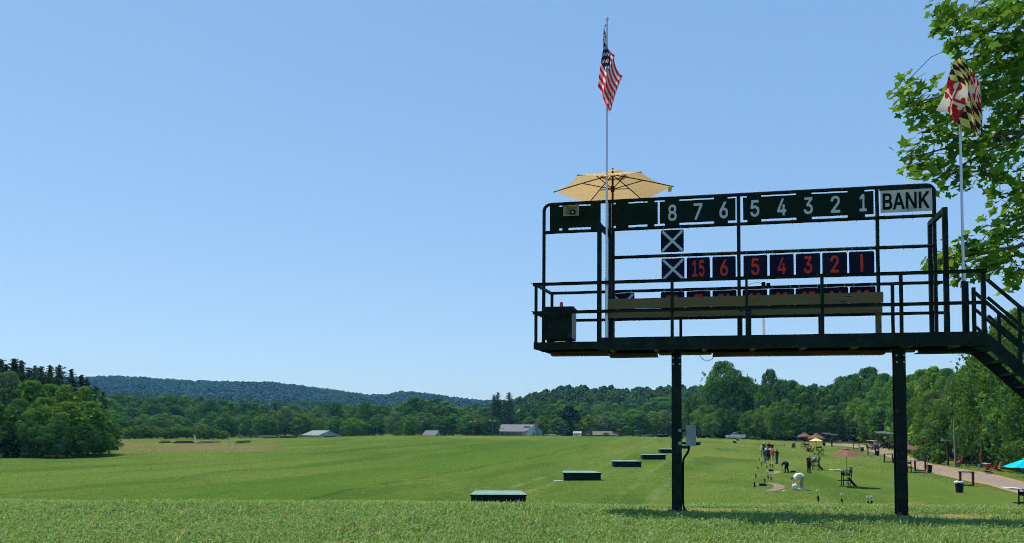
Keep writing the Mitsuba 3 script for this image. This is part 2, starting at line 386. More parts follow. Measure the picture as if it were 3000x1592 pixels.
def broad_crown(seed, H, W, base, lobes, leaves, size, low=.13, shape=2.0):
    r = np.random.default_rng(seed)
    vs, fs, cs, at = [], [], [], 0
    for k in range(lobes):
        # lobes fill the outline of the crown: the widest at mid height, rounded at the top
        t = (k + .5) / lobes
        hz = low + (1 - low) * t ** .85
        q = (hz - low) / (1 - low)
        wide = W / 2 * max(.12, (1 - abs(2 * q - .85) ** shape * .55) * math.sqrt(max(0.02, 1 - max(0, (q - .55) / .47) ** 2)))
        ang = k * 2.39996 + r.uniform(-.5, .5)
        rad = wide * r.uniform(.45, .9)
        lr = W * r.uniform(.11, .19) * (1.0 if q < .8 else .75)
        c = np.array([math.cos(ang) * rad, math.sin(ang) * rad, min(hz * H, H - lr * .75)])
        n = int(leaves / lobes * r.uniform(.7, 1.3))
        d = r.normal(size=(n, 3)) + [0, 0, .6] + .45 * np.array([math.cos(ang), math.sin(ang), 0])
        d /= np.linalg.norm(d, axis=1, keepdims=True)
        lump = .72 + .5 * meshkit.noise(d * 2.3 + 7 * k, seed)
        P = c + d * (lr * lump * r.uniform(.72, 1.06, n))[:, None] * [1.05, 1.05, .85]
        P[:, 2] = np.maximum(P[:, 2], .02 * H)
        N = d + r.normal(0, .33, (n, 3)) + [0, 0, .15]
        col = tints(np.array(base) * r.uniform(.75, 1.25), n, r, .3, .12)
        v, f, c_ = leaf_quads(P, N, size, col, r)
        vs.append(v); fs.append(f + at); cs.append(c_); at += len(v)
    n = leaves // 6                                              # leaves deep inside
    P = r.normal(size=(n, 3)) * [W * .2, W * .2, H * .2] + [0, 0, H * .52]
    P = P[(P[:, 2] > .1 * H) & (P[:, 2] < .9 * H)]
    v, f, c_ = leaf_quads(P, r.normal(size=P.shape), size * 1.9, tints(base, len(P), r), r)
    vs.append(v); fs.append(f + at); cs.append(c_)
    return np.vstack(vs), np.vstack(fs), np.vstack(cs)

def broad_trunk(seed, H, W):
    r = np.random.default_rng(seed + 99)
    parts = [tube([[0, 0, -.6], [0, 0, 0], [.1, .05, H * .25], [.05, -.1, H * .5], [0, 0, H * .82]], [H * .024, H * .02, H * .015, H * .010, .03], 8)]
    for k in range(9):
        z = H * r.uniform(.22, .7); a = r.uniform(0, 6.28); L = W * r.uniform(.22, .42)
        parts.append(tube([[0, 0, z], [math.cos(a) * L * .5, math.sin(a) * L * .5, z + L * .35], [math.cos(a) * L, math.sin(a) * L, z + L * .75]], [H * .008, H * .005, .02], 5))
    return cat(*parts)

def pine_crown(seed, H, W, base, levels=30, size=.24, power=.95, droop=.15, bare=.08):
    r = np.random.default_rng(seed)
    P, N, C = [], [], []
    for k in range(levels):
        q = k / (levels - 1)
        z = H * (bare + (1 - bare) * q)
        dz = H / levels
        L0 = W / 2 * (1 - q) ** power + .035 * W
        m = int(11 - 4 * q)
        for b in range(m):
            a = r.uniform(0, 6.283); L = L0 * r.uniform(.55, 1.15)
            n = max(8, int(64 * L / (W / 2)) + 8)
            t = r.uniform(.12, 1, n) ** .7
            side = r.normal(0, .10, n) * L
            up = .10 * L * t ** 2 - droop * L * t + r.normal(0, .05, n) * L
            x, y = math.cos(a) * L * t - math.sin(a) * side, math.sin(a) * L * t + math.cos(a) * side
            P.append(np.stack([x, y, z + up + r.uniform(-.6, .6) * dz], 1))
            N.append(r.normal(0, .5, (n, 3)) + [0, 0, 1])
            C.append(tints(np.array(base) * r.uniform(.7, 1.3), n, r, .25, .08))
    P, N, C = np.vstack(P), np.vstack(N), np.vstack(C)
    P[:, 2] = np.clip(P[:, 2], .02 * H, H)
    m = levels * 90                                              # the dense middle round the stem
    q = r.uniform(0, .97, m); a = r.uniform(0, 6.283, m); R_ = W / 2 * (1 - q) ** power * r.uniform(.05, .6, m)
    P2 = np.stack([np.cos(a) * R_, np.sin(a) * R_, H * (bare + (1 - bare) * q) + r.normal(0, .15, m)], 1)
    P, N, C = np.vstack([P, P2]), np.vstack([N, r.normal(0, .6, (m, 3)) + [0, 0, .8]]), np.vstack([C, tints(base, m, r, .25, .08)])
    return leaf_quads(P, N, size, C, r, .42)

def group_of(name, mesh, bsdf, color=None):
    scene[name] = {'type': 'shapegroup', 'piece': mikit.ply(mesh, bsdf, **({'color': color} if color is not None else {'smooth': True}))}

VAR = {}
def variant(kind, name, H, W, crown, trunk, bsdf):
    v, f, c = crown
    group_of('group_' + name + '_crown', (v, f), bsdf, c)
    group_of('group_' + name + '_trunk', trunk, 'mat_bark')
    VAR.setdefault(kind, []).append((name, H, W))

BROAD = [((.110, .235, .036), 16, 11, 34, 9000, .23), ((.082, .200, .038), 16, 12, 40, 9500, .23), ((.135, .255, .036), 15, 10, 30, 8500, .22),
         ((.066, .165, .040), 17, 11, 36, 9000, .24), ((.125, .22, .085), 15, 13, 38, 9500, .21)]
for k, (b, H, W, lo, n, s) in enumerate(BROAD):
    variant(('bright', 'mid', 'bright', 'dark', 'pale')[k], f'broad{k}', H, W, broad_crown(20 + k, H, W, b, lo, n, s), broad_trunk(k, H, W), LEAF)
variant('mid', 'broad5', 16, 9.5, broad_crown(41, 16, 9.5, (.090, .215, .036), 32, 8500, .23), broad_trunk(5, 16, 9), LEAF)
variant('dark', 'broad6', 16, 13, broad_crown(52, 16, 13, (.058, .150, .038), 44, 10000, .23), broad_trunk(6, 16, 12), LEAF)
for k, (b, H, W) in enumerate([((.048, .105, .045), 16, 7.0), ((.042, .095, .046), 17, 6.0), ((.055, .115, .045), 16, 8.0)]):
    variant('pine', f'pine{k}', H, W, pine_crown(70 + k, H, W, b, (36, 38, 32)[k], .17, (.62, .75, .55)[k], -.12), tube([[0, 0, -.5], [0, 0, H * .5], [0, 0, H * .96]], [.26, .15, .03], 7), NEEDLE)
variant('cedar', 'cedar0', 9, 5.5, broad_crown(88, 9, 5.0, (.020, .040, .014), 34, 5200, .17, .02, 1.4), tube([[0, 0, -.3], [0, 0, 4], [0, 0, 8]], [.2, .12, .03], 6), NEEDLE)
variant('shrub', 'shrub0', 4, 5, broad_crown(91, 4, 5, (.125, .225, .036), 22, 3200, .17, .02), tube([[0, 0, -.2], [0, 0, 2]], [.1, .04], 6), LEAF)
variant('shrub', 'shrub1', 4, 4.4, broad_crown(92, 4, 4.4, (.10, .20, .034), 18, 2800, .17, .02), tube([[0, 0, -.2], [0, 0, 2]], [.1, .04], 6), LEAF)

for k, (kind, b, H, W, lo, n, sz) in enumerate([('near_mid', (.066, .160, .030), 14, 10, 60, 22000, .13), ('near_bright', (.098, .195, .032), 14, 9.5, 56, 21000, .13), ('near_pale', (.090, .155, .062), 13, 11, 60, 22000, .12)]):
    variant(kind, f'near{k}', H, W, broad_crown(120 + k, H, W, b, lo, n, sz), broad_trunk(20 + k, H, W), LEAF)

ORD = lambda n: {1: 'first', 2: 'second', 3: 'third'}.get(n, f"{n}{'th' if 10 <= n % 100 <= 20 else {1: 'st', 2: 'nd', 3: 'rd'}.get(n % 10, 'th')}")
LOOK = {'bright': 'light green leafy tree', 'mid': 'mid green leafy tree', 'dark': 'dark green leafy tree', 'pale': 'pale silvery green tree', 'pine': 'dark pointed pine', 'cedar': 'dark dense cedar', 'shrub': 'low green shrub'}
LOOK.update(near_mid=LOOK['mid'], near_bright=LOOK['bright'], near_pale=LOOK['pale'])
NAME = {'pine': 'pine_tree', 'cedar': 'cedar_tree', 'shrub': 'shrub'}
trng = np.random.default_rng(5)
LANE_X, LANE_D = [2180, 2300, 2420, 2470, 2517, 2570, 2623, 2680, 2720, 2758, 2800, 2900, 3000, 3100], [224, 208, 206, 208, 203, 173, 153, 117, 107, 98, 93, 82, 70, 60]   # far edge of the lane
def trees(specs, where, group, behind_lane=None):
    """specs: (photo x of the trunk, photo y of the top, distance, width / height, kind)"""
    count = {}
    for px, py, d, ratio, kind in sorted(specs, key=lambda s: s[0]):
        if behind_lane is not None and px > 2180: d = max(d, float(np.interp(px, LANE_X, LANE_D)) + behind_lane + float(trng.uniform(0, 6)))
        top = at_y(px, py, d)
        z0 = float(terrain(top[0], d))
        h = max(1.0, top[2] - z0)
        kind = 'near_' + kind if d < 136 and 'near_' + kind in VAR and px > 2000 else kind
        name, H, W = VAR[kind][trng.integers(len(VAR[kind]))]
        sz, sx = h / H, h * ratio / W
        look = LOOK[kind]
        count[look] = count.get(look, 0) + 1
        n = count[look]
        t = Thing(NAME.get(kind, 'broadleaf_tree'), f'{LOOK[kind]}, {ORD(n)} such from left {where}', {'shrub': 'shrub'}.get(kind, 'tree'), group)
        M = T().translate([top[0], d, z0]).rotate([0, 0, 1], float(trng.uniform(0, 360))).scale([sx, sx, sz])
        scene[t.key + '__crown'] = {'type': 'instance', 'source': {'type': 'ref', 'id': f'group_{name}_crown'}, 'to_world': M}
        scene[t.key + '__trunk'] = {'type': 'instance', 'source': {'type': 'ref', 'id': f'group_{name}_trunk'}, 'to_world': M}

J = lambda a: float(trng.uniform(-a, a))
def row(x0, x1, step, profile, d, dj, ratio, kinds, tj=6):
    xs, ys = zip(*profile)
    out, x = [], x0
    while x <= x1:
        out.append((x + J(step * .25), float(np.interp(x, xs, ys)) + J(tj), d + J(dj), ratio * (1 + J(.18)), kinds[trng.integers(len(kinds))]))
        x += step * (1 + J(.15))
    return out

# far left clump
trees([(-30, 1060, 122, .55, 'pine'), (3, 1055, 124, .5, 'pine'), (18, 1069, 120, .45, 'pine'), (42, 1053, 121, .5, 'pine'), (62, 1058, 126, .45, 'pine'), (84, 1079, 122, .4, 'pine'), (102, 1073, 124, .45, 'pine'), (120, 1075, 120, .45, 'pine'),
       (146, 1072, 126, .42, 'pine'), (175, 1071, 121, .48, 'pine'), (210, 1083, 124, .45, 'pine'), (240, 1100, 126, .45, 'pine'), (255, 1110, 128, .4, 'pine'), (280, 1132, 140, .45, 'pine'), (303, 1149, 150, .45, 'pine'),
       (-40, 1110, 112, .8, 'pale'), (26, 1092, 112, .6, 'pale'), (95, 1118, 112, .65, 'mid'), (150, 1128, 115, .7, 'mid'), (196, 1131, 112, .6, 'bright'), (248, 1136, 116, .6, 'bright'),
       (60, 1170, 106, .75, 'mid'), (130, 1166, 105, .75, 'bright'), (200, 1180, 104, .8, 'bright'), (262, 1178, 108, .8, 'mid'), (296, 1200, 112, .75, 'mid'), (322, 1236, 116, .75, 'mid'), (-20, 1180, 104, .8, 'mid'),
       (100, 1236, 102, .95, 'dark'), (170, 1232, 101, .95, 'dark'), (240, 1240, 103, .95, 'dark'), (300, 1262, 107, .9, 'mid'), (36, 1262, 101, .75, 'cedar'), (-20, 1250, 101, .9, 'dark')],
      'in the far left wood', 'trees of the left wood')

# behind the brown earth and the barn
prof_b = [(290, 1175), (330, 1165), (420, 1162), (520, 1163), (600, 1180), (680, 1174), (760, 1190), (840, 1192), (900, 1196), (960, 1190), (1020, 1194), (1075, 1185), (1130, 1196), (1213, 1172), (1280, 1180), (1340, 1190), (1440, 1192)]
trees(row(285, 1440, 30, prof_b, 390, 20, .8, ['mid', 'dark', 'mid', 'dark', 'bright'], 8) + [(1213, 1166, 372, .75, 'dark'), (1072, 1180, 372, .6, 'dark'), (982, 1180, 375, .55, 'dark'), (590, 1162, 390, .4, 'pine'), (1285, 1168, 380, .55, 'dark'), (470, 1168, 400, .4, 'pine'), (806, 1180, 385, .4, 'pine')],
      'in back row behind barn', 'back row of trees behind the barn')
prof_f = [(320, 1205), (380, 1218), (440, 1222), (500, 1215), (560, 1235), (640, 1210), (700, 1222), (760, 1208), (850, 1200), (900, 1215), (960, 1225), (1034, 1226), (1080, 1228), (1140, 1215), (1190, 1222), (1250, 1210), (1330, 1215), (1430, 1222)]
trees(row(325, 1435, 34, prof_f, 322, 12, .95, ['mid', 'bright', 'mid', 'pale', 'dark'], 7) + [(1034, 1226, 312, 1.3, 'bright'), (1163, 1262, 306, 1.2, 'shrub'), (1200, 1222, 305, .7, 'bright')],
      'in front row behind barn', 'front row of trees behind the barn')
prof_s = [(330, 1275), (360, 1260), (420, 1248), (480, 1256), (560, 1244), (620, 1252), (665, 1268)]
trees(row(335, 665, 22, prof_s, 236, 5, 1.2, ['shrub', 'bright', 'shrub'], 5), 'edging the brown earth', 'bushes behind the brown earth')

# behind the house, in the middle
prof_m = [(1430, 1190), (1520, 1195), (1600, 1180), (1700, 1178), (1800, 1185), (1900, 1176), (1960, 1160), (2030, 1150)]
trees(row(1430, 2030, 30, prof_m, 400, 18, .8, ['mid', 'bright', 'dark', 'mid'], 6) + [(1447, 1157, 356, .34, 'pine'), (1459, 1150, 360, .34, 'pine'), (1491, 1150, 354, .42, 'pine'), (1478, 1172, 362, .4, 'pine'), (1667, 1190, 328, .85, 'cedar')],
      'behind white house', 'trees behind the white house')
prof_n = [(1440, 1225), (1520, 1235), (1600, 1222), (1640, 1232), (1720, 1222), (1800, 1212), (1850, 1200), (1900, 1205), (1960, 1196), (2010, 1210), (2060, 1200)]
trees(row(1560, 2060, 32, prof_n, 332, 10, .95, ['mid', 'pale', 'bright', 'mid'], 7) + [(1425, 1222, 318, .9, 'mid'), (1390, 1228, 318, .9, 'mid')],
      'beside low brown house', 'trees beside the low brown house')

# the wood on the right
trees([(2085, 1165, 262, .7, 'mid'), (2062, 1190, 255, .8, 'bright'), (2118, 1060, 258, .55, 'mid'), (2090, 1110, 262, .55, 'mid'), (2150, 1085, 262, .5, 'mid'), (2185, 1105, 256, .5, 'mid'), (2030, 1160, 270, .6, 'dark'), (2212, 1128, 255, .5, 'dark'),
       (2255, 1084, 246, .38, 'dark'), (2240, 1130, 240, .5, 'mid'), (2290, 1115, 236, .5, 'dark'), (2318, 1116, 226, .5, 'dark'), (2345, 1130, 230, .5, 'mid'), (2378, 1132, 222, .45, 'dark'), (2412, 1136, 216, .5, 'mid'), (2440, 1128, 212, .5, 'dark'), (2468, 1105, 204, .5, 'mid'),
       (2500, 1098, 196, .5, 'dark'), (2545, 1078, 186, .5, 'dark'), (2590, 1096, 176, .55, 'mid'), (2630, 1100, 168, .55, 'bright'), (2668, 1100, 160, .5, 'mid'), (2700, 1085, 150, .5, 'mid'), (2735, 1078, 142, .5, 'bright'), (2772, 1082, 134, .52, 'mid'), (2806, 1098, 126, .5, 'pale'), (2835, 1080, 120, .5, 'mid')],
      'in back row of right wood', 'back trees of the right wood', 38)
trees([(2075, 1215, 240, .8, 'bright'), (2105, 1200, 250, .7, 'mid'), (2150, 1195, 252, .7, 'bright'), (2195, 1205, 242, .75, 'mid'), (2235, 1190, 214, .7, 'bright'), (2272, 1180, 206, .6, 'bright'), (2300, 1172, 200, .6, 'bright'), (2330, 1200, 192, .7, 'mid'), (2365, 1188, 186, .65, 'dark'), (2400, 1205, 182, .7, 'pale'),
       (2438, 1190, 176, .65, 'mid'), (2470, 1205, 170, .7, 'pale'), (2512, 1168, 160, .6, 'bright'), (2550, 1160, 152, .6, 'bright'), (2585, 1180, 146, .7, 'mid'), (2640, 1178, 138, .7, 'mid'), (2690, 1165, 128, .65, 'bright'), (2730, 1150, 120, .6, 'bright'), (2768, 1170, 112, .7, 'bright'), (2800, 1150, 108, .6, 'pale'), (2835, 1165, 104, .6, 'mid'), (2870, 1180, 102, .7, 'mid'), (2910, 1170, 98, .65, 'bright'), (2960, 1180, 92, .7, 'mid'), (3010, 1190, 86, .7, 'mid')],
      'in front row of right wood', 'front trees of the right wood', 16)
trees([(2868, 1042, 100, .55, 'mid'), (2905, 985, 96, .55, 'bright'), (2950, 935, 92, .55, 'mid'), (3000, 905, 88, .55, 'bright'), (3060, 890, 80, .6, 'mid'), (3140, 900, 76, .6, 'bright'), (3230, 880, 72, .6, 'mid'), (3040, 1120, 74, .7, 'mid'), (2985, 1100, 84, .7, 'dark')],
      'in tall group behind stairs', 'tall trees behind the stairs')
trees([(2205, 1290, 232, 1.5, 'shrub'), (2222, 1284, 226, 1.3, 'shrub'), (2090, 1288, 246, 1.2, 'shrub'), (2130, 1284, 248, 1.0, 'shrub'), (2720, 1300, 108, 1.0, 'shrub'), (2745, 1318, 102, 1.1, 'shrub'), (2690, 1308, 114, 1.1, 'shrub'), (2822, 1322, 103, .8, 'shrub'), (2848, 1326, 103, .8, 'shrub'), (2866, 1334, 101, .7, 'shrub'), (2902, 1340, 94, .8, 'shrub'), (2925, 1346, 91, .9, 'shrub'), (2948, 1342, 89, .9, 'shrub'), (2975, 1346, 86, 1.0, 'shrub'), (3005, 1350, 82, 1.0, 'shrub'),
       (1902, 1272, 268, 1.2, 'shrub'), (1870, 1276, 262, 1.1, 'shrub'), (1775, 1268, 300, 1.3, 'shrub')],
      'at foot of right wood', 'bushes at the foot of the right wood')

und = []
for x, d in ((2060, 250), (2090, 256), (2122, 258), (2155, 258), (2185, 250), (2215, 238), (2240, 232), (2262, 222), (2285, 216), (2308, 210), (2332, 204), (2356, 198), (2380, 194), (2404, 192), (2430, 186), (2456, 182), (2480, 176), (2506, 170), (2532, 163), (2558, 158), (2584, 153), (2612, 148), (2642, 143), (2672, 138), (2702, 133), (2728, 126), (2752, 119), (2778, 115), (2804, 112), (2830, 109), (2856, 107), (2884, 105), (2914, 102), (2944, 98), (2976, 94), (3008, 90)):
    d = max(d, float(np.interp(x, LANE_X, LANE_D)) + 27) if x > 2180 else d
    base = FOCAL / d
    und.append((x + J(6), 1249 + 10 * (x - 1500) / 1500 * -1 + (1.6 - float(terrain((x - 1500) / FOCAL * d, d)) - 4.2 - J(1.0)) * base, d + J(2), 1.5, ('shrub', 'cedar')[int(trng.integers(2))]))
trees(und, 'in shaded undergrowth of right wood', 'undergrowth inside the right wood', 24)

# ------------------------------------------------------------------ wooded hills far away
for k, b in enumerate([(.062, .145, .032), (.050, .125, .036), (.075, .155, .036)]):
    v, f, c = broad_crown(600 + k, 12, 10, b, 14, 1300, .55, .05)
    group_of(f'group_far_{k}', (v, f), LEAF, c)
def hill(name, prof, d, front, label, clabel, crown, hgt, n, tone, seed, low=-8, leafy=False):
    """prof: (x / d, height above the eye / d) along the skyline; the slope rises from d - front"""
    r = np.random.default_rng(seed)
    a, e = np.array(prof).T
    top = lambda x: np.interp(x / d, a, e) * d + EYE
    X = np.linspace(a[0] * d, a[-1] * d, 140)
    Y = np.concatenate([np.linspace(d - front, d, 24), np.linspace(d + front * .12, d + front, 8)])
    shape = lambda y: np.where(y <= d, sstep(d - front * 1.05, d + front * .12, y), sstep(d + front * 1.2, d - front * .12, y))
    def hz(x, y):
        k = shape(y) / shape(np.array(d))
        u = meshkit.fbm(np.stack([x / 160, y / 160, 0 * x], -1), 3, seed) - .5
        return low + (top(x) - hgt * .8 - low) * np.clip(k, 0, 1) + u * front * .06 * (1 - k ** 4)
    GX, GY = np.meshgrid(X, Y)
    m = len(X)
    i, j = np.meshgrid(np.arange(len(Y) - 1), np.arange(m - 1), indexing='ij')
    q = np.stack([i * m + j, i * m + j + 1, (i + 1) * m + j + 1, (i + 1) * m + j], -1).reshape(-1, 4)
    single(name, (np.stack([GX, GY, hz(GX, GY)], -1).reshape(-1, 3), q), 'mat_hill', label, None, kind='structure', smooth=True)
    # crowns
    dome = trimesh.creation.icosphere(1)
    dv, df = np.array(dome.vertices), np.array(dome.faces)
    keep = dv[df].mean(1)[:, 2] > -.45
    df = df[keep]
    x = r.uniform(X[0], X[-1], n); y = d - front + r.uniform(0, 1, n) ** .8 * front * 1.1
    vs, cs = [], []
    if leafy:
        tag(name + '_forest', clabel, 'forest', kind='stuff')
        for k in range(n):
            h = hgt * r.uniform(.7, 1.2); s = crown * r.uniform(.7, 1.25) / 10
            z = float(hz(x[k], y[k]))
            scene[f'{name}_forest__{k + 1:04d}'] = {'type': 'instance', 'source': {'type': 'ref', 'id': f'group_far_{r.integers(3)}'}, 'to_world': T().translate([x[k], y[k], z - .5]).rotate([0, 0, 1], float(r.uniform(0, 360))).scale([s, s, h / 12])}
        return
    for k in range(n):
        s = crown * r.uniform(.6, 1.3); h = hgt * r.uniform(.75, 1.15)
        z = float(hz(x[k], y[k]))
        v = dv * (1 + .32 * (meshkit.noise(dv * 1.7 + k, seed)[:, None] - .5) * 2) * [s / 2, s / 2, h / 2.2] + [x[k], y[k], z + h * .55]
        vs.append(v)
        cs.append(np.repeat(tints(tone, 1, r, .22, .10), len(v), 0))
    f = (df[None] + (np.arange(n) * len(dv))[:, None, None]).reshape(-1, 3)
    single(name + '_forest', (np.vstack(vs), f), 'mat_far_wood', clabel, 'forest', kind='stuff', smooth=True, color=np.vstack(cs))
scene['mat_hill'] = {'type': 'twosided', 'bsdf': {'type': 'diffuse', 'reflectance': {'type': 'rgb', 'value': [.022, .04, .014]}}}
scene['mat_far_wood'] = {'type': 'twosided', 'bsdf': {'type': 'diffuse', 'reflectance': {'type': 'mesh_attribute', 'name': 'vertex_color'}}}
hill('distant_hill', [(-.75, .048), (-.60, .052), (-.516, .0555), (-.483, .0571), (-.46, .0565), (-.411, .0530), (-.353, .0512), (-.295, .0511), (-.256, .047), (-.212, .041), (-.173, .0362), (-.15, .037), (-.135, .0408), (-.115, .0402), (-.076, .0347), (-.042, .031), (0, .0294), (.08, .024), (.15, .02)], 2000, 700,
     'long wooded hill fading blue on the horizon at the left', 'far wood covering the blue hill at the left', 12, 11, 12000, (.015, .042, .016), 3)
hill('wooded_rise', [(-.62, .034), (-.516, .036), (-.44, .037), (-.40, .034), (-.33, .030), (-.25, .027), (-.18, .026), (-.1, .024), (.0, .022)], 1000, 350,
     'lower wooded rise in front of the blue hill', 'bluish wood on the rise in front of the hill', 11, 11, 1500, (.030, .066, .022), 4, leafy=True)
hill('wooded_ridge', [(-.05, .018), (.0, .0255), (.02, .033), (.045, .0438), (.07, .0448), (.127, .0450), (.15, .043), (.171, .0463), (.21, .0468), (.25, .044), (.30, .047), (.345, .0505), (.40, .047), (.48, .043)], 640, 200,
     'wooded ridge rising behind the white house', 'dark bluish wood on the ridge behind the house', 10, 12, 900, (.032, .070, .020), 5, leafy=True)

# ------------------------------------------------------------------ the score board on its platform (s along it, t away from the camera, z up)
BO, BANG = np.array([0.4227, 15.7613]), -0.2165
BM = np.eye(4)
BM[:2, 0] = [math.cos(BANG), math.sin(BANG)]
BM[:2, 1] = [-math.sin(BANG), math.cos(BANG)]
BM[:2, 3] = BO
def bpoint(s, t, z): return (BM @ [s, t, z, 1])[:3]
G0 = 0.0
sb = Thing('scoreboard_platform', 'dark green steel platform on two posts carrying a tall pipe frame with numbered header panels', 'scoreboard', M=BM)

def ibeam(s, t, z0, z1, w=.185, d=.19, tf=.018):
    return cat(bx(s - w / 2, s + w / 2, t - d / 2, t - d / 2 + tf, z0, z1), bx(s - w / 2, s + w / 2, t + d / 2 - tf, t + d / 2, z0, z1), bx(s - .007, s + .007, t - d / 2 + tf, t + d / 2 - tf, z0, z1))
for s in (2.68, 6.63):
    sb.part('post', cat(ibeam(s, .5, -.4, 3.02), bx(s - .16, s + .16, .34, .66, 3.02, 3.047)), GREEN)
def channel(s0, s1, t, z0, z1, face):
    o = .07 * face
    lo, hi = sorted((t, t + o))
    return cat(bx(s0, s1, t - .005, t + .005, z0, z1), bx(s0, s1, lo + .006, hi + .006, z1 - .012, z1 - .001), bx(s0, s1, lo + .006, hi + .006, z0 + .001, z0 + .012))
def holed_channel(s0, s1, z0, z1):
    poly = sbox(s0, z0, s1, z1)
    holes = []
    r = np.random.default_rng(12)
    x = s0 + .35
    while x < s1 - .2:
        for zz in (z0 + .055, z1 - .07):
            holes.append(Point(x, zz).buffer(.011, quad_segs=2))
        x += r.choice([.09, .09, .19, .28])
    return cat(extr(poly.difference(unary_union(holes)), .012, y0=-.006), bx(s0, s1, .008, .078, z1 - .012, z1 - .001), bx(s0, s1, .008, .078, z0 + .001, z0 + .012))
sb.part('front_beam', holed_channel(1.24, 7.93, 3.05, 3.287), GREEN)
for s in (2.68, 6.63):
    for o in (-.06, .06):
        for z in (2.80, 2.92): sb.part('bolt', bx(s + o - .014, s + o + .014, .388, .404, z - .014, z + .014), STEEL)
    sb.part('base_plate', bx(s - .17, s + .17, .33, .67, -.02, .035), GREEN)
sb.part('front_beam', channel(-.01, 1.238, 0, 3.082, 3.215, 1), GREEN, label='lower front beam under the green bin')
sb.part('back_beam', channel(1.24, 7.96, 1.05, 3.06, 3.27, -1), GREEN)
sb.part('back_beam', channel(.12, 1.238, 1.05, 3.082, 3.21, -1), GREEN)
sb.part('end_beam', cat(bar((.0, .0, 3.15), (.13, 1.05, 3.15), .02, .13)), GREEN)
sb.part('end_beam', bx(7.90, 7.93, .01, 1.04, 3.06, 3.27), GREEN)
for k, s in enumerate((1.45, 2.3, 3.2, 4.1, 5.0, 5.9, 6.8, 7.6)):
    sb.part('joist', bx(s - .04, s + .04, .10, .97, 3.075, 3.215), WOOD)
for k, t in enumerate((.10, .29, .48, .67, .86)):
    sb.part('deck_plank', bx(1.26, 7.88, t, t + .17, 3.225, 3.262), RUST)
    sb.part('deck_plank', bx(.05 + .12 * t, 1.235, t, t + .17, 3.165, 3.195), RUST)
for s0, s1, z in ((1.38, 2.32, 2.975), (3.36, 6.45, 2.975), (7.0, 7.92, 2.985), (.2, 1.36, 3.02)):
    sb.part('rusty_plank', cat(bx(s0, s1, .72, .98, z, z + .012), bx(s0, s1, .71, .718, z + .001, z + .07)), RUST if s0 < 7 else GREEN)
for s0, s1 in ((2.34, 3.34), (6.47, 6.98)):
    sb.part('wooden_batten', bx(s0, s1, .80, .95, 3.015, 3.058), WOOD)

# railings
def rail(p, q): return bar(p, q, .035, .055)
sb.part('front_rail', cat(rail((-.03, 0, 4.335), (7.95, 0, 4.335)), bar((-.06, -.02, 4.36), (7.95, -.02, 4.36), .05, .006)), GREEN)
sb.part('front_rail', cat(rail((-.03, 0, 3.785), (7.9, 0, 3.785)), bar((-.06, -.02, 3.81), (7.9, -.02, 3.81), .05, .006)), GREEN)
for s, w, z0 in ((.025, .055, 3.1), (2.612, .06, 3.0), (5.262, .055, 3.2), (6.579, .055, 3.2), (7.9, .07, 3.05)):
    sb.part('railing_post', bx(s - w / 2, s + w / 2, .012, .062, z0, 4.31), GREEN)
sb.part('railing_post', cat(bx(3.93, 3.975, .012, .06, 3.29, 4.31), bx(3.976, 4.03, .012, .06, 3.29, 3.76)), GREEN)
sb.part('back_rail', rail((.14, 1.05, 4.33), (7.62, 1.05, 4.33)), GREEN)
sb.part('back_rail', rail((.14, 1.05, 3.76), (7.64, 1.05, 3.76)), GREEN)
for s in (.165, 2.753, 5.366, 6.665):
    sb.part('railing_post', bx(s - .028, s + .028, 1.03, 1.075, 3.2, 4.30), GREEN)
for z in (4.335, 3.785):
    sb.part('side_rail', rail((.03, .03, z), (.15, 1.03, z - .01)), GREEN)

# the two portals over the walkway
for s0, s1 in ((1.245, 1.385), (7.33, 7.35)):
    sb.part('portal_post', bx(s0 - .042, s0 + .042, .07, .13, 3.2, 5.50), GREEN)
    sb.part('portal_post', bx(s1 - .035, s1 + .035, 1.08, 1.14, 3.06, 5.48), GREEN)
    sb.part('portal_beam', bar((s0, .13, 5.455), (s1, 1.08, 5.455), .07, .09), GREEN)

# pipe frame
R = .0355
TF = .79
def arc(c, r, a0, a1, n=6): return [(c[0] + r * math.cos(a), TF, c[1] + r * math.sin(a)) for a in np.linspace(a0, a1, n)]
top = [(.04, TF, 3.1), (.04, TF, 5.9)] + arc((.17, 5.98), .13, math.pi, math.pi / 2) + [(3, TF, 6.11)] + arc((7.215, 5.98), .13, math.pi / 2, 0) + [(7.345, TF, 5.9), (7.345, TF, 3.2)]
sb.part('frame_pipe', tube(top, R, 10), GREEN, smooth=50)
sb.part('frame_pipe', tube([(.06, TF, 5.535), (7.33, TF, 5.535)], .032, 10), GREEN, smooth=50)
sb.part('frame_pipe', tube([(1.42, TF, 4.97), (7.33, TF, 4.97)], .032, 10), GREEN, smooth=50)
sb.part('frame_upright', cat(bx(1.345, 1.405, TF - .03, TF + .03, 3.27, 6.08), bx(1.425, 1.47, TF + .02, TF + .06, 3.27, 5.53)), GREEN)
for s in (3.862, 6.364):
    sb.part('frame_upright', tube([(s, TF, 3.27), (s, TF, 6.09)], .034, 10), GREEN, smooth=50)
hooks = []
for base in np.arange(1.92, 7.3, .487):
    if abs(base - 3.862) < .12: continue
    for z in (5.535, 4.97):
        for o in (0, .165):
            s = base + o + .012
            if s < 7.25: hooks.append(bar((s, TF - .035, z + .04), (s, TF - .037, z - .065), .007, .007))
for hk in hooks: sb.part('plate_hook', hk, BLACK)

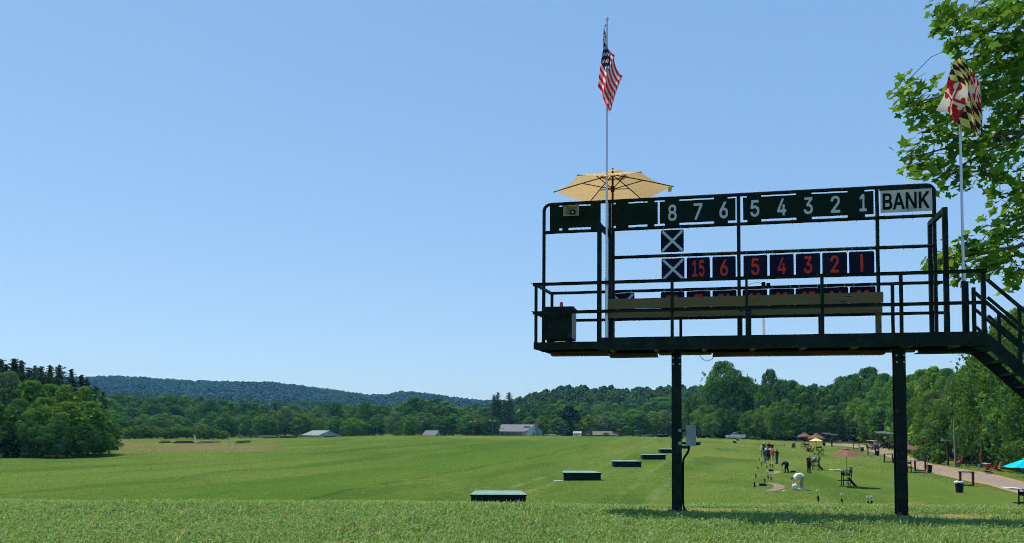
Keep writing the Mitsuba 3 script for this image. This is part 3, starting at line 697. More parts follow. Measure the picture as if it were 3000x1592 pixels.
# header panels
def panel(s0, s1, tabs, z0=5.598, z1=6.035):
    g = unary_union([sbox(s0, z0, s1, z1)] + [sbox(a, 5.54, b, 6.10) for a, b in tabs])
    return extr(g, .012, y0=TF - .055)
P1 = sb.part('header_panel', panel(.225, 1.135, [(.17, .36), (1.0, 1.20), (.42, .55)]), PANEL)
sb.part('header_panel', panel(1.445, 2.325, [(1.50, 1.75), (2.12, 2.26)]), PANEL)
P3 = sb.part('header_panel', panel(2.362, 3.805, [(2.46, 2.74), (3.40, 3.66)]), PANEL)
P4 = sb.part('header_panel', panel(3.945, 6.295, [(4.02, 4.28), (4.92, 5.20), (5.84, 6.14)]), PANEL)
for k, (s, d) in enumerate(((2.606, '8'), (3.097, '7'), (3.583, '6'), (4.164, '5'), (4.654, '4'), (5.138, '3'), (5.622, '2'), (6.111, '1'))):
    sb.part('numeral', lettering(d, .165 if d != '1' else .125, .325, .006, s, 5.805 + .002 * k, TF - .0615), WHITE, sub=P3 if k < 3 else P4, label=f'white numeral {d}')
PB = sb.part('bank_sign', extr(sbox(6.415, 5.612, 7.30, 6.028), .012, y0=TF - .055), BANKW, label='white sign reading BANK')
sb.part('sign_rim', extr(sbox(6.40, 6.032, 7.315, 6.085), .02, y0=TF - .05), GREEN)
sb.part('lettering', lettering('BANK', .80, .315, .006, 6.852, 5.82, TF - .0615), BLACK, sub=PB, label='black lettering BANK')

# plank shelf before the plates
sb.part('shelf_plank', bx(1.395, 6.35, .33, .368, 3.875, 4.068), WOOD)
sb.part('shelf_plank', bx(1.395, 6.34, .37, .408, 3.705, 3.862), WOOD)
sb.part('shelf_board', bx(1.40, 6.335, .41, .70, 3.83, 3.862), WOOD)
for s in (1.44, 3.86, 6.30):
    sb.part('shelf_leg', bx(s - .05, s + .04, .45, .54, 3.262, 3.83), WOOD if s > 6 else GREEN)
for s in np.arange(1.62, 6.2, .247): sb.part('shelf_peg', bar((s, .385, 3.71), (s + .03, .36, 3.665), .02, .02), BLACK)

# stairs down to the right
def stair_z(s): return 3.20 - (s - 8.0) * .985
SL = math.hypot(1, .985)
for t in (.06, .96):
    g = Polygon([(7.78, 3.24), (7.98, 3.24), (11.28, stair_z(11.28)), (11.28, stair_z(11.28) - .26), (7.99, 2.96), (7.78, 3.0)])
    sb.part('stringer', extr(g, .04, y0=t - .02), GREEN)
for k in range(14):
    s = 8.08 + k * .225
    z = stair_z(s) - .10
    if z > .1: sb.part('stair_tread', bx(s - .11, s + .12, .09, .93, z - .02, z + .012), GREEN)
for t, o in ((.03, 0.0), (.99, .02)):
    for dz in (.95, .64, .32):
        s0 = 7.96 + (.1 if t > .5 else 0)
        sb.part('stair_rail', bar((s0, t, stair_z(s0) + dz + o), (11.25, t, stair_z(11.25) + dz + o), .04, .055 if dz > .9 else .045), GREEN)
    for s in (8.45, 9.7, 11.0):
        sb.part('stair_post', bx(s - .025, s + .025, t - .024, t + .024, stair_z(s) - .05, stair_z(s) + .95), GREEN)
for s, t in ((7.93, 1.02), (8.02, .93), (7.86, .95)):
    sb.part('railing_post', bx(s - .03, s + .03, t - .025, t + .025, 3.1, 4.33 if s < 7.95 else 4.2), GREEN)

# plates hung on the frame
def plate(s, ztop, mark, label, group, t=TF - .045, z_hook=None, size=.44):
    th = Thing('score_plate', label, 'number plate', group, M=BM)
    th.part('panel', extr(roundrect(s - size / 2, s + size / 2, ztop - size, ztop, .03), .006, y0=t), NAVY)
    c = ztop - size / 2
    if mark == 'X':
        h = size / 2 * .93
        X = unary_union([affinity.rotate(sbox(s - h * 1.33, c - .024, s + h * 1.33, c + .024), a, origin=(s, c)) for a in (45, -45)]).intersection(roundrect(s - size / 2 + .008, s + size / 2 - .008, c - size / 2 + .008, c + size / 2 - .008, .025))
        th.part('cross', extr(X, .004, y0=t - .006), WHITE)
    else:
        w = {1: .15, 2: .235}[len(mark)] if mark not in ('1',) else .045
        th.part('numeral', bx(s - .024, s + .024, t - .006, t - .002, c - .165, c + .165) if mark == '1' else lettering(mark, w, .325, .004, s, c + .0, t - .006, bold=True), RED)
    zh = z_hook if z_hook else ztop + .06
    for o in (-.165, .165): th.part('hook', bar((s + o, t - .004, zh), (s + o, t - .004, ztop - .02), .007, .007), STEEL)
row2 = [(2.615, 'X'), (3.098, '15'), (3.582, '6'), (4.163, '5'), (4.646, '4'), (5.122, '3'), (5.596, '2'), (6.071, '1')]
plate(2.604, 5.468, 'X', 'dark navy plate with a white cross hung alone in the upper row', None)
WORD = {'15': 'fifteen', '6': 'six', '5': 'five', '4': 'four', '3': 'three', '2': 'two', '1': 'one', 'X': ''}
for k, (s, m) in enumerate(row2):
    plate(s, 4.905, m, 'dark navy plate with a white cross in the middle row' if m == 'X' else f'dark navy plate with red number {WORD[m]}, {ORD(k + 1)} from left in middle row', 'plates of the middle row')
TB = 1.0
row3 = [(1.62, 'X'), (2.60, '78'), (3.10, '7'), (3.597, '72'), (4.168, '29'), (4.667, '28'), (5.151, '27'), (5.645, '26'), (6.131, '25')]
where3 = ['', 'below white crosses', 'below red fifteen', 'below red six', 'below red five', 'below red four', 'below red three', 'below red two', 'below red one']
for (s, m), wh in zip(row3, where3):
    plate(s, 4.287, m, 'plate with white cross half hidden behind left end of plank shelf' if m == 'X' else f'dark plate half hidden behind the plank shelf, {wh}', 'plates of the lowest row', t=TB, size=.46)

# loudspeaker
sp = Thing('loudspeaker', 'beige rectangular horn loudspeaker on the leftmost header panel', 'loudspeaker', M=BM)
fr = sbox(.474, 5.79, .79, 6.0)
horn_o = np.array([[.474, 5.79], [.79, 5.79], [.79, 6.0], [.474, 6.0]]); horn_i = np.array([.632, 5.895]) + (horn_o - [.632, 5.895]) * .32
v = [(*p, .53) for p in horn_o] + [(*p, .72) for p in horn_i] + [(*p, .545) for p in (horn_o - [.632, 5.895]) * .93 + [.632, 5.895]] + [(*p, .70) for p in horn_i]
v = np.array([[a, c, b] for a, b, c in v])
q = [[k, (k + 1) % 4, 4 + (k + 1) % 4, 4 + k] for k in range(4)] + [[8 + k, 12 + k, 12 + (k + 1) % 4, 8 + (k + 1) % 4] for k in range(4)] + [[k, 8 + k, 8 + (k + 1) % 4, (k + 1) % 4] for k in range(4)] + [[4, 5, 6, 7]]
sp.part('horn', (v, np.array(q)), BEIGE)
sp.part('driver', mv(xf(lathe([(.0, 0), (.04, 0), (.052, .01), (.052, .05), (.0, .05)], 14), np.array([[1, 0, 0, 0], [0, 0, 1, 0], [0, -1, 0, 0], [0, 0, 0, 1.0]])), (.645, .655, 5.895)), BLACK)
sp.part('dust_cap', mv(xf(lathe([(.0, -.005), (.02, 0), (.026, .012), (.026, .02)], 12), np.array([[1, 0, 0, 0], [0, 0, 1, 0], [0, -1, 0, 0], [0, 0, 0, 1.0]])), (.642, .645, 5.895)), WHITE)
sp.part('bracket', bx(.60, .66, .72, TF - .057, 5.84, 5.95), BLACK)

# bin with a can on it
bn = Thing('storage_bin', 'dark green steel bin with weathered side at the left end of the platform', 'bin', M=BM)
g = Polygon([(.15, 3.30), (.69, 3.30), (.70, 3.87), (.14, 3.87)])
bn.part('body', extr(g, .56, y0=.2), GREEN)
bn.part('side', bx(.7, .708, .21, .755, 3.31, 3.865), GREYBOX, label='weathered grey right side')
bn.part('lid', cat(bx(.115, .735, .17, .79, 3.872, 3.925), bx(.12, .73, .175, .18, 3.84, 3.872)), GREEN)
bn.part('handle', tube([(.22, .195, 3.80), (.20, .175, 3.74), (.24, .165, 3.69), (.58, .165, 3.69), (.62, .175, 3.74), (.60, .195, 3.80)], .009, 6), GREEN, smooth=50)
for s in (.24, .60): bn.part('skid', bx(s - .03, s + .03, .22, .74, 3.197, 3.298), BLACK)
can = Thing('drink_can', 'small red and silver drink can standing on the green bin', 'can', M=BM)
CANRED = diffuse('mat_can_red', worn((.55, .02, .04), (.60, .10, .12), 30.0), .3, .5)
can.part('body', mv(lathe([(.0, 0), (.026, .0), (.033, .01), (.033, .108), (.027, .122), (.0, .121)], 16), (.455, .45, 3.926)), CANRED, smooth=40)
can.part('rim', mv(lathe([(.027, .1225), (.028, .127), (.025, .127), (.024, .123)], 16), (.455, .45, 3.926)), ALU)

# small wires and things on the platform
def wire(label, pts, r=.006, mat=None):
    p = np.array(pts, float)
    t = np.linspace(0, 1, 24)
    from scipy.interpolate import CubicSpline
    c = CubicSpline(np.linspace(0, 1, len(p)), p)(t)
    return single('cable', tube(c, r, 5), mat or BLACK, label, 'cable', M=BM)
wire('thin black cable sagging under the left end of the platform', [(.26, .1, 3.07), (.40, .12, 3.015), (.75, .15, 2.985), (.95, .2, 2.995), (1.08, .25, 3.05)])
wire('thin loop of cable hanging under the platform beside the left post', [(3.10, .5, 3.03), (3.14, .5, 2.93), (3.25, .5, 2.86), (3.36, .5, 2.92), (3.42, .5, 3.02)])
cm = Thing('small_camera', 'small black device clamped on the back rail above the plates', 'camera', M=BM)
cm.part('body', cat(bx(4.30, 4.37, 1.02, 1.10, 4.36, 4.43), bx(4.39, 4.46, 1.03, 1.09, 4.362, 4.41)), BLACK)
cm.part('lens', mv(xf(lathe([(0, 0), (.02, 0), (.02, .03), (0, .03)], 10), np.array([[1, 0, 0, 0], [0, 0, 1, 0], [0, -1, 0, 0], [0, 0, 0, 1.0]])), (4.335, 1.018, 4.395)), BLACK)
wire('thin cable curving along the back rail to the small camera', [(4.02, 1.05, 4.365), (4.10, 1.05, 4.41), (4.2, 1.05, 4.425), (4.30, 1.05, 4.41)], .004)
scene['mat_thin_plastic'] = {'type': 'principledthin', 'base_color': {'type': 'rgb', 'value': [.9, .92, .94]}, 'roughness': .6, 'diff_trans': 1.4, 'spec_trans': 0.0, 'eta': 1.3}
ps = Thing('plastic_strip', 'bright white translucent plastic strip hanging behind the plank shelf', 'strip', M=BM)
ps.part('sheet', cat(bar((4.345, 1.10, 3.22), (4.335, 1.10, 3.72), .05, .002, up=(0, 1, 0))), 'mat_thin_plastic')
ps.part('tie', tube([(4.335, 1.09, 3.72), (4.335, 1.07, 3.78)], .006, 5), BLACK)

# fuse box on the left post
eb = Thing('fuse_box', 'weathered grey box mounted on arms beside the left post', 'box', M=BM)
eb.part('case', cat(bx(2.85, 3.035, .42, .60, 1.25, 1.62)), GREYBOX)
eb.part('door', bx(2.855, 2.995, .408, .418, 1.262, 1.612), GREYBOX)
eb.part('hood', bx(2.842, 3.043, .40, .61, 1.622, 1.636), GREYBOX)
for z in (1.54, 1.30):
    eb.part('bracket', bx(2.77, 2.852, .44, .47, z - .02, z + .02), BLACK)
    eb.part('clamp_plate', cat(bx(2.715, 2.765, .392, .403, z - .025, z + .025)), STEEL)
    eb.part('clamp_bolt', bx(2.731, 2.749, .383, .391, z - .009, z + .009), BLACK)
wire('thick black conduit bending from the grey box down the left post', [(2.90, .5, 1.25), (2.895, .5, 1.16), (2.84, .5, 1.06), (2.795, .5, .95), (2.79, .5, .6), (2.79, .5, .2), (2.82, .46, .06), (2.90, .40, -.05)], .022)

# flag poles
fp = Thing('flagpole', 'slim aluminium flagpole rising from the left part of the platform', 'flagpole', M=BM)
fp.part('lower_tube', tube([(1.385, .10, 3.27), (1.383, .10, 4.42)], .030, 12), ALU, smooth=50)
fp.part('collar', tube([(1.383, .10, 4.40), (1.383, .10, 4.44)], .034, 12), ALU, smooth=50)
fp.part('upper_tube', tube([(1.383, .10, 4.42), (1.388, .10, 9.5)], [.0225, .019], 12), ALU, smooth=50)
fp.part('finial', mv(lathe([(0, -.03), (.02, -.03), (.032, -.005), (.03, .02), (.016, .036), (0, .04)], 12), (1.388, .10, 9.51)), ALU, smooth=60)
fp.part('base_plate', bx(1.32, 1.45, .04, .17, 3.263, 3.272), STEEL)
fp2 = Thing('flagpole', 'slim aluminium flagpole at the stairs, its top hidden in leaves', 'flagpole', M=BM)
fp2.part('lower_tube', tube([(7.945, 1.17, 3.2), (7.93, 1.17, 4.6)], .034, 12), ALU, smooth=50)
fp2.part('collar', tube([(7.93, 1.17, 4.58), (7.93, 1.17, 4.62)], .038, 12), ALU, smooth=50)
fp2.part('upper_tube', tube([(7.93, 1.17, 4.6), (7.922, 1.17, 9.1)], [.026, .022], 12), ALU, smooth=50)
fp2.part('finial', mv(lathe([(0, -.03), (.02, -.03), (.032, -.005), (.03, .02), (.016, .036), (0, .04)], 12), (7.922, 1.17, 9.11)), ALU, smooth=60)

# flags: uv = (fly, hoist from the top)
def usa(p, n, uv):
    u, v = uv.x, uv.y
    stripe = dr.floor(v * 13)
    red = (stripe - 2 * dr.floor(stripe / 2)) < .5
    c = mi.Color3f(dr.select(red, .66, .85), dr.select(red, .035, .85), dr.select(red, .07, .86))
    canton = (u < .42) & (v < 7 / 13)
    x, y = u / .42 * 6, v / (7 / 13) * 5
    def star(a, b):
        fx, fy = a - dr.floor(a) - .5, b - dr.floor(b) - .5
        return dr.square(fx * 1.0) + dr.square(fy * .85) < .034
    st = star(x, y) | (star(x + .5, y + .5) & (x > .5) & (x < 5.5) & (y > .5) & (y < 4.5))
    k = mi.Color3f(dr.select(st, .75, .018), dr.select(st, .75, .028), dr.select(st, .78, .11))
    return dr.select(canton, k, c)
def md(p, n, uv):
    u, v = uv.x, uv.y
    first = ((u < .5) & (v < .5)) | ((u >= .5) & (v >= .5))
    x, y = 2 * u - dr.floor(2 * u), 2 * v - dr.floor(2 * v)
    bars = dr.floor(x * 6)
    gold = (bars - 2 * dr.floor(bars / 2)) < .5
    dg = dr.abs(y - x)
    band = (dg < .19) | ((dg > .55) & (dg < .86))
    gold = gold ^ band
    a = mi.Color3f(dr.select(gold, .76, .055), dr.select(gold, .64, .026), dr.select(gold, .22, .022))
    X, Y = x - .5, y - .5
    arm = (dr.abs(X) < .07) | (dr.abs(Y) < .07)
    ax, ay = dr.abs(X), dr.abs(Y)
    def knob(cx, cy): return dr.square(ax - cx) + dr.square(ay - cy) < .0075
    cross = (arm & (ax < .42) & (ay < .42)) | knob(.37, .085) | knob(.085, .37) | knob(.42, 0) | knob(0, .42)
    red = (~((X > 0) ^ (Y > 0))) ^ cross
    b = mi.Color3f(dr.select(red, .50, .78), dr.select(red, .03, .76), dr.select(red, .03, .74))
    return dr.select(first, a, b)
cloth('mat_stars_and_stripes', mikit.proc(usa), 1.15)
cloth('mat_quartered_flag', mikit.proc(md), .9)
def flag(th, name, place, bsdf, n=90, m=70):
    u, v = np.meshgrid(np.linspace(0, 1, n), np.linspace(0, 1, m))
    P = place(u, v)
    i, j = np.meshgrid(np.arange(m - 1), np.arange(n - 1), indexing='ij')
    q = np.stack([i * n + j, i * n + j + 1, (i + 1) * n + j + 1, (i + 1) * n + j], -1).reshape(-1, 4)
    th.part(name, (P.reshape(-1, 3), q), bsdf, smooth=True, uv=np.stack([u.ravel(), v.ravel()], 1))
def drape_usa(u, v):
    s = 1.335 - .085 * v ** .8 + (.34 - .10 * v) * u ** 1.1 * (.35 + .65 * sstep(0, .35, v + u * .4)) + .045 * np.sin(u * 14 + v * 3.5) * sstep(0, .3, u + .4 * v)
    z = 9.36 - 1.17 * v - (1.02 - .42 * v) * u - .08 * np.sin(u * 15 + v * 3.5 + .6) * u
    t = .06 + .17 * np.sin(u * 15.5 + v * 3.2) * sstep(0, .25, u) * (.4 + .6 * v) - .10 * u
    return np.stack([s, t, z], -1)
f1 = Thing('national_flag', 'limp red, white and blue flag with stars and stripes on the left flagpole', 'flag', M=BM)
flag(f1, 'cloth', drape_usa, 'mat_stars_and_stripes')
f1.part('snap_hook', tube([(1.345, .09, 9.36), (1.37, .09, 9.40)], .008, 6), BLACK)
def drape_md(u, v):
    # hangs from its upper hoist corner: the fly runs down to the left, the hoist down to the right
    A, B, C, D = np.array([7.885, 8.74]), np.array([8.26, 7.92]), np.array([7.50, 7.62]), np.array([8.22, 7.02])
    P = A * ((1 - u) * (1 - v))[..., None] + C * (u * (1 - v))[..., None] + B * ((1 - u) * v)[..., None] + D * (u * v)[..., None]
    bump = (16 * u * (1 - u) * v * (1 - v))[..., None] * np.array([.07, .10])
    P = P + bump
    w = np.sin((v - u) * 11 + 1.2) * sstep(.0, .35, u + v)
    s = P[..., 0] + .025 * np.sin((v - u) * 9 + 2 * (u + v)) * sstep(0, .5, u + v)
    z = P[..., 1] + .02 * np.cos((v - u) * 10)
    t = 1.02 + .06 * w + .03 * np.sin(7 * (u + v))
    return np.stack([s, t, z], -1)
f2 = Thing('state_flag', 'gold, black, red and white quartered flag hanging limp before the sycamore leaves', 'flag', M=BM)
flag(f2, 'cloth', drape_md, 'mat_quartered_flag')
f2.part('snap_hook', tube([(7.885, 1.08, 8.74), (7.90, 1.12, 8.92)], .012, 6), BLACK)

# ------------------------------------------------------------------ umbrellas
def umbrella(label, base, R, zrim, ztop, mat, n=6, rot=0.0, M=None, group=None, vent=True, zfoot=0.0, flap=False, ribmat=None, valance=0.0):
    M = mat4(base) if M is None else M @ mat4(base)
    th = Thing('patio_umbrella', label, 'umbrella', group, M=M)
    ribmat = ribmat or BROWNWOOD
    ang = rot + np.arange(n) * 2 * np.pi / n
    rows, cols = 7, 7
    V, F = [], []
    for k in range(n):
        a0, a1 = ang[k], ang[(k + 1) % n] if k < n - 1 else ang[0] + 2 * np.pi
        c0, c1 = np.array([math.cos(a0), math.sin(a0)]), np.array([math.cos(a1), math.sin(a1)])
        at = len(V) * 0 + sum(len(x) for x in V)
        q = np.linspace(.16 if vent else 0.0, 1, rows)[:, None]
        w = np.linspace(0, 1, cols)[None, :]
        e = c0 * (1 - w[..., None]) + c1 * w[..., None]
        e = e * (1 - .05 * np.sin(np.pi * w[..., None]) * q[..., None] ** 2)
        xy = e * (q * R)[..., None]
        z = ztop - (ztop - zrim) * (q ** 1.12) - .035 * R * np.sin(np.pi * w) * q ** 1.5 * (1 - .35 * q)
        V.append(np.concatenate([xy, np.broadcast_to(z, xy.shape[:2])[..., None]], -1).reshape(-1, 3))
        i, j = np.meshgrid(np.arange(rows - 1), np.arange(cols - 1), indexing='ij')
        F.append(np.stack([i * cols + j, (i + 1) * cols + j, (i + 1) * cols + j + 1, i * cols + j + 1], -1).reshape(-1, 4) + at)
    th.part('canopy', (np.vstack(V), np.vstack(F)), mat, smooth=28)
    if valance:
        rim = [np.array([math.cos(a) * R, math.sin(a) * R, zrim]) for a in ang]
        vv, ff = [], []
        for k in range(n):
            a, b = rim[k], rim[(k + 1) % n]
            o = len(vv); vv += [a, b, b - [0, 0, valance], a - [0, 0, valance]]; ff.append([o, o + 1, o + 2, o + 3])
        th.part('valance', (np.array(vv), np.array(ff)), mat)
    if vent:
        c = [(math.cos(a), math.sin(a)) for a in ang]
        v = np.array([(0, 0, ztop + .085)] + [(x * R * .25, y * R * .25, ztop - (ztop - zrim) * .16 + .035) for x, y in c])
        th.part('vent', (v, np.array([[0, 1 + k, 1 + (k + 1) % n] for k in range(n)])), mat)
    th.part('pole', tube([(0, 0, zfoot), (0, 0, ztop + .05)], .022, 10), ribmat, smooth=50)
    th.part('finial', mv(lathe([(0, 0), (.02, 0), (.024, .02), (.01, .05), (0, .055)], 8), (0, 0, ztop + .07)), ribmat)
    zh = zrim + .0 * R
    th.part('hub', mv(lathe([(0, -.06), (.035, -.06), (.045, .0), (.045, .05), (0, .05)], 10), (0, 0, zh)), ribmat)
    for a in ang:
        d = np.array([math.cos(a), math.sin(a), 0])
        tip = d * R * 1.02 + [0, 0, zrim - .012]
        rib = th.part('rib', tube([np.array([0, 0, ztop - .02]), d * R * .5 + [0, 0, ztop - (ztop - zrim) * .46 - .018], tip], .011, 6), ribmat)
        th.part('strut', tube([d * .04 + [0, 0, zh], d * R * .5 + [0, 0, ztop - (ztop - zrim) * .46 - .03]], .010, 6), ribmat, sub=rib)
    if flap:
        a = ang[0] + .06
        v = np.array([[R * .93 * math.cos(a), R * .93 * math.sin(a), zrim + .01], [R * .99 * math.cos(a - .03), R * .99 * math.sin(a - .03), zrim], [R * .985 * math.cos(a - .03), R * .985 * math.sin(a - .03), zrim - .10], [R * .925 * math.cos(a), R * .925 * math.sin(a), zrim - .10]])
        th.part('strap', (v, np.array([[0, 1, 2, 3]])), mat)
    return th
umbrella('tan canvas umbrella open above the left part of the scoreboard', (1.417, .95, 0), 1.19, 6.41, 6.72, TAN_CLOTH, 6, 0.03, M=BM, zfoot=3.2, flap=True)

# ------------------------------------------------------------------ trap houses, row across the field
def trap_house(x, y, label, rz=.05, w=3.1, d=2.8, h=.62, wb=2.75):
    z0 = float(terrain(x, y))
    th = Thing('trap_house', label, 'trap house', 'trap houses in the field', M=mat4((x, y, z0), rz))
    def frus(wf, wk, y0, y1, za, zb):
        v = np.array([[-wf / 2, y0, za], [wf / 2, y0, za], [wk / 2, y1, za], [-wk / 2 + .12, y1, za], [-wf / 2, y0, zb], [wf / 2, y0, zb], [wk / 2, y1, zb], [-wk / 2 + .12, y1, zb]])
        return v, np.array([[0, 1, 5, 4], [1, 2, 6, 5], [2, 3, 7, 6], [3, 0, 4, 7], [4, 5, 6, 7], [3, 2, 1, 0]])
    th.part('wall', frus(w - .12, wb - .12, 0, d, -.4, h - .05), TRAPSIDE)
    th.part('roof', frus(w, wb, -.06, d + .06, h - .045, h), TRAPTOP)
    th.part('roof_seam', bx(-.02, .02, -.055, d, h + .002, h + .012), TRAPTOP)
    th.part('fascia', bx(-w / 2, w / 2, -.085, -.062, h - .10, h - .005), TRAPSIDE)
    return th
TRAPS = [(-.69, 44.9), (5.65, 65.7), (12.4, 88.1), (18.6, 107.2), (24.8, 128.8), (31.0, 150.0), (37.8, 171.0)]
for k, (x, y) in enumerate(TRAPS):
    trap_house(x, y, f"low dark green trap house, {ORD(k + 1)} from the near end of the row")
for px, d, lab in ((1943, 240, 'small dark green trap house far off, left of the left post'), (1986, 222, 'far dark green trap house half hidden by the left post')):
    q = at_y(px, 1300, d); trap_house(q[0], d, lab)
q = onground(3.7, 64.9); single('paving_slab', xf(bx(-.35, .35, -.2, .2, 0, .06), mat4(q, .1)), WHITE, 'small pale slab in the grass beside the second trap house', 'slab')

# ------------------------------------------------------------------ microphones of the shooting stations
def microphone(px, pyb, pyt, label, lean=0.0, rz=0.0, group='microphones of the shooting stations'):
    P = spot(px, pyb)
    h = max(.65, min(1.05, (pyb - pyt) * P[1] / FOCAL))
    th = Thing('station_microphone', label, 'microphone', group, M=mat4(P, rz))
    L = np.array([lean, 0, 1.0])
    th.part('stake', tube([L * -.1, L * h * .92], .011, 6), GREYWOOD, smooth=50)
    th.part('sleeve', tube([L * h * .25, L * h * .62], .05, 8), BLACK, smooth=50)
    c = L * h * .96
    a = np.eye(4); a[:3, :3] = np.array([[1, 0, 0], [0, .55, -.83], [0, .83, .55]]); a[:3, 3] = c
    th.part('cup', xf(lathe([(0, -.06), (.055, -.055), (.07, .0), (.075, .10), (.062, .10), (.058, 0.0), (0, -.04)], 12), a), BAG, smooth=40)
MICS = [('leftmost in nearest crescent of stations', 2213, 1438, 1399, -.12), ('second from left in nearest crescent', 2215, 1409, 1378, -.05), ('left of the nearest dark tray', 2242, 1423, 1393, -.1), ('behind the nearest path, left one', 2252, 1410, 1383, -.14), ('behind the nearest path, right one', 2261, 1415, 1387, -.14),
        ('leftmost in second crescent', 2221, 1383, 1359, -.05), ('second from left in second crescent', 2232, 1370, 1348, -.08), ('beside the tray of the second crescent', 2248, 1378, 1355, -.1), ('near the feet of the group, left one', 2257, 1374, 1352, -.04), ('near the feet of the group, right one', 2264, 1374, 1352, -.02),
        ('far one left of the shooting group', 2225, 1355, 1337, .1), ('tall white one in front of bending person in white', 2399, 1481, 1438, -.08), ('white one below the tall scoring chair', 2467, 1484, 1450, -.04), ('half sunk behind the bank, right one', 2553, 1490, 1471, .05), ('half sunk behind the bank, left one', 2544, 1492, 1480, -.02),
        ('far one right of the group, first from left', 2279, 1312, 1299, 0), ('far one right of the group, second from left', 2288, 1310, 1297, 0), ('far one right of the group, third from left', 2293, 1311, 1299, 0), ('far one right of the group, fourth from left', 2299, 1310, 1297, 0)]
for lab, px, b, t, ln in MICS:
    microphone(px, b, t, 'white cupped microphone on stake, ' + lab, ln)
def tray(px, py, w, label, h=.16, d=.35):
    P = spot(px, py)
    th = Thing('shell_tray', label, 'tray', M=mat4(P, .1))
    th.part('base', bx(-w / 2, w / 2, -d / 2, d / 2, 0.01, .03), CAN)
    for s in (-1, 1):
        th.part('side', bx(s * w / 2 - .012, s * w / 2 + .012, -d / 2, d / 2, .031, h), GREYBOX)
        th.part('side', bx(-w / 2 + .014, w / 2 - .014, s * d / 2 - .012, s * d / 2 + .012, .031, h), CAN)
tray(2232, 1424, .58, 'dark grey tray on the grass at the nearest crescent path')
tray(2257, 1381, .50, 'dark tray on the grass at the second crescent path')
tray(2321, 1385, .58, 'dark flat crate on the grass beside the person bending in dark clothes')

# ------------------------------------------------------------------ people
def ball(p, r, n=8):
    return m3.Manifold.sphere(r, n).translate([float(c) for c in p])
def bone(*pr):
    return m3.Manifold.batch_hull([ball(p, r) for p, r in pr])
def union(bs):
    return m3.Manifold.batch_boolean(bs, m3.OpType.Add)
SKIN = diffuse('mat_skin', (.45, .27, .19), .6)
DCLOTH = {}
def fabric(name, col):
    key = 'mat_cloth_' + name
    if key not in scene:
        diffuse(key, worn(tuple(c * .8 for c in col), tuple(min(.9, c * 1.15) for c in col), 11.0, .3, .7), .9, .1)
    return key
FAB = dict(navy=(.018, .022, .045), black=(.012, .012, .014), teal=(.02, .10, .12), orange=(.75, .13, .03), maroon=(.12, .012, .02), white=(.72, .74, .78), grey=(.20, .23, .26), denim=(.05, .08, .15), khaki=(.33, .26, .17), red=(.40, .02, .035), sky=(.10, .32, .42), green=(.25, .55, .35), cream=(.62, .56, .44), plaid=(.16, .07, .12))

def pose_joints(pose):
    J = {}
    for s, k in ((-1, 'l'), (1, 'r')):
        J['hip' + k] = (s * .09, 0, .90); J['knee' + k] = (s * .10, .02, .49); J['ank' + k] = (s * .11, -.01, .085); J['toe' + k] = (s * .13, .15, .035)
        J['sho' + k] = (s * .185, -.01, 1.43); J['elb' + k] = (s * .25, -.03, 1.14); J['wri' + k] = (s * .26, .06, .90)
    J.update(pel=(0, 0, .95), wai=(0, .01, 1.10), che=(0, 0, 1.30), nec=(0, .0, 1.50), head=(0, .02, 1.635), face=(0, 1, 0))
    if pose == 'hold':
        for s, k in ((-1, 'l'), (1, 'r')):
            J['elb' + k] = (s * .27, .03, 1.16); J['wri' + k] = (s * .12, .25, 1.18)
    if pose == 'hips':
        for s, k in ((-1, 'l'), (1, 'r')):
            J['elb' + k] = (s * .36, -.10, 1.17); J['wri' + k] = (s * .17, .02, 1.0)
    if pose == 'bowed':
        J.update(nec=(0, .06, 1.48), head=(0, .15, 1.58), face=(0, .75, -.65), che=(0, .03, 1.28))
        for s, k in ((-1, 'l'), (1, 'r')):
            J['elb' + k] = (s * .24, .0, 1.14); J['wri' + k] = (s * .13, .20, 1.02)
    if pose in ('bend', 'stoop'):
        J.update(pel=(0, -.16, .90), wai=(0, .0, 1.02), che=(0, .24, .98), nec=(0, .42, .84), head=(0, .53, .73), face=(0, .4, -.9))
        for s, k in ((-1, 'l'), (1, 'r')):
            w = .22 if pose == 'bend' else .11
            J['hip' + k] = (s * .10, -.15, .87); J['knee' + k] = (s * w, -.06, .47); J['ank' + k] = (s * (w + .08), -.12, .085); J['toe' + k] = (s * (w + .12), .04, .035)
            J['sho' + k] = (s * .18, .33, .88); J['elb' + k] = (s * .20, .40, .58); J['wri' + k] = (s * .12, .48, .30)
    if pose == 'sit':
        J.update(pel=(0, 0, .52), wai=(0, -.02, .67), che=(0, -.03, .87), nec=(0, .0, 1.07), head=(0, .04, 1.2))
        for s, k in ((-1, 'l'), (1, 'r')):
            J['hip' + k] = (s * .09, .02, .48); J['knee' + k] = (s * .12, .44, .47); J['ank' + k] = (s * .12, .42, .085); J['toe' + k] = (s * .13, .58, .035)
            J['sho' + k] = (s * .185, -.03, 1.0); J['elb' + k] = (s * .24, .05, .73); J['wri' + k] = (s * .14, .28, .66)
    return {k: np.array(v, float) for k, v in J.items()}

def hand(J, k, s):
    w, e = J['wri' + k], J['elb' + k]
    d = (w - e) / np.linalg.norm(w - e)
    side = np.cross(d, [0, 1.0, .3]); side /= np.linalg.norm(side)
    nrm = np.cross(side, d)
    palm = bone((w, .024), (w + d * .075 + side * .026, .016), (w + d * .075 - side * .026, .016))
    out = [palm]
    for i, L in enumerate((.062, .072, .068, .052)):
        b = w + d * .08 + side * (.03 - .02 * i)
        m = b + d * L * .55 + nrm * .006
        out += [bone((b, .010), (m, .009)), bone((m, .009), (m + d * L * .45 + nrm * .016, .008))]
    t = w + d * .03 + side * .028 * 1
    out.append(bone((t, .012), (t + side * .03 + d * .035, .010)))
    return out

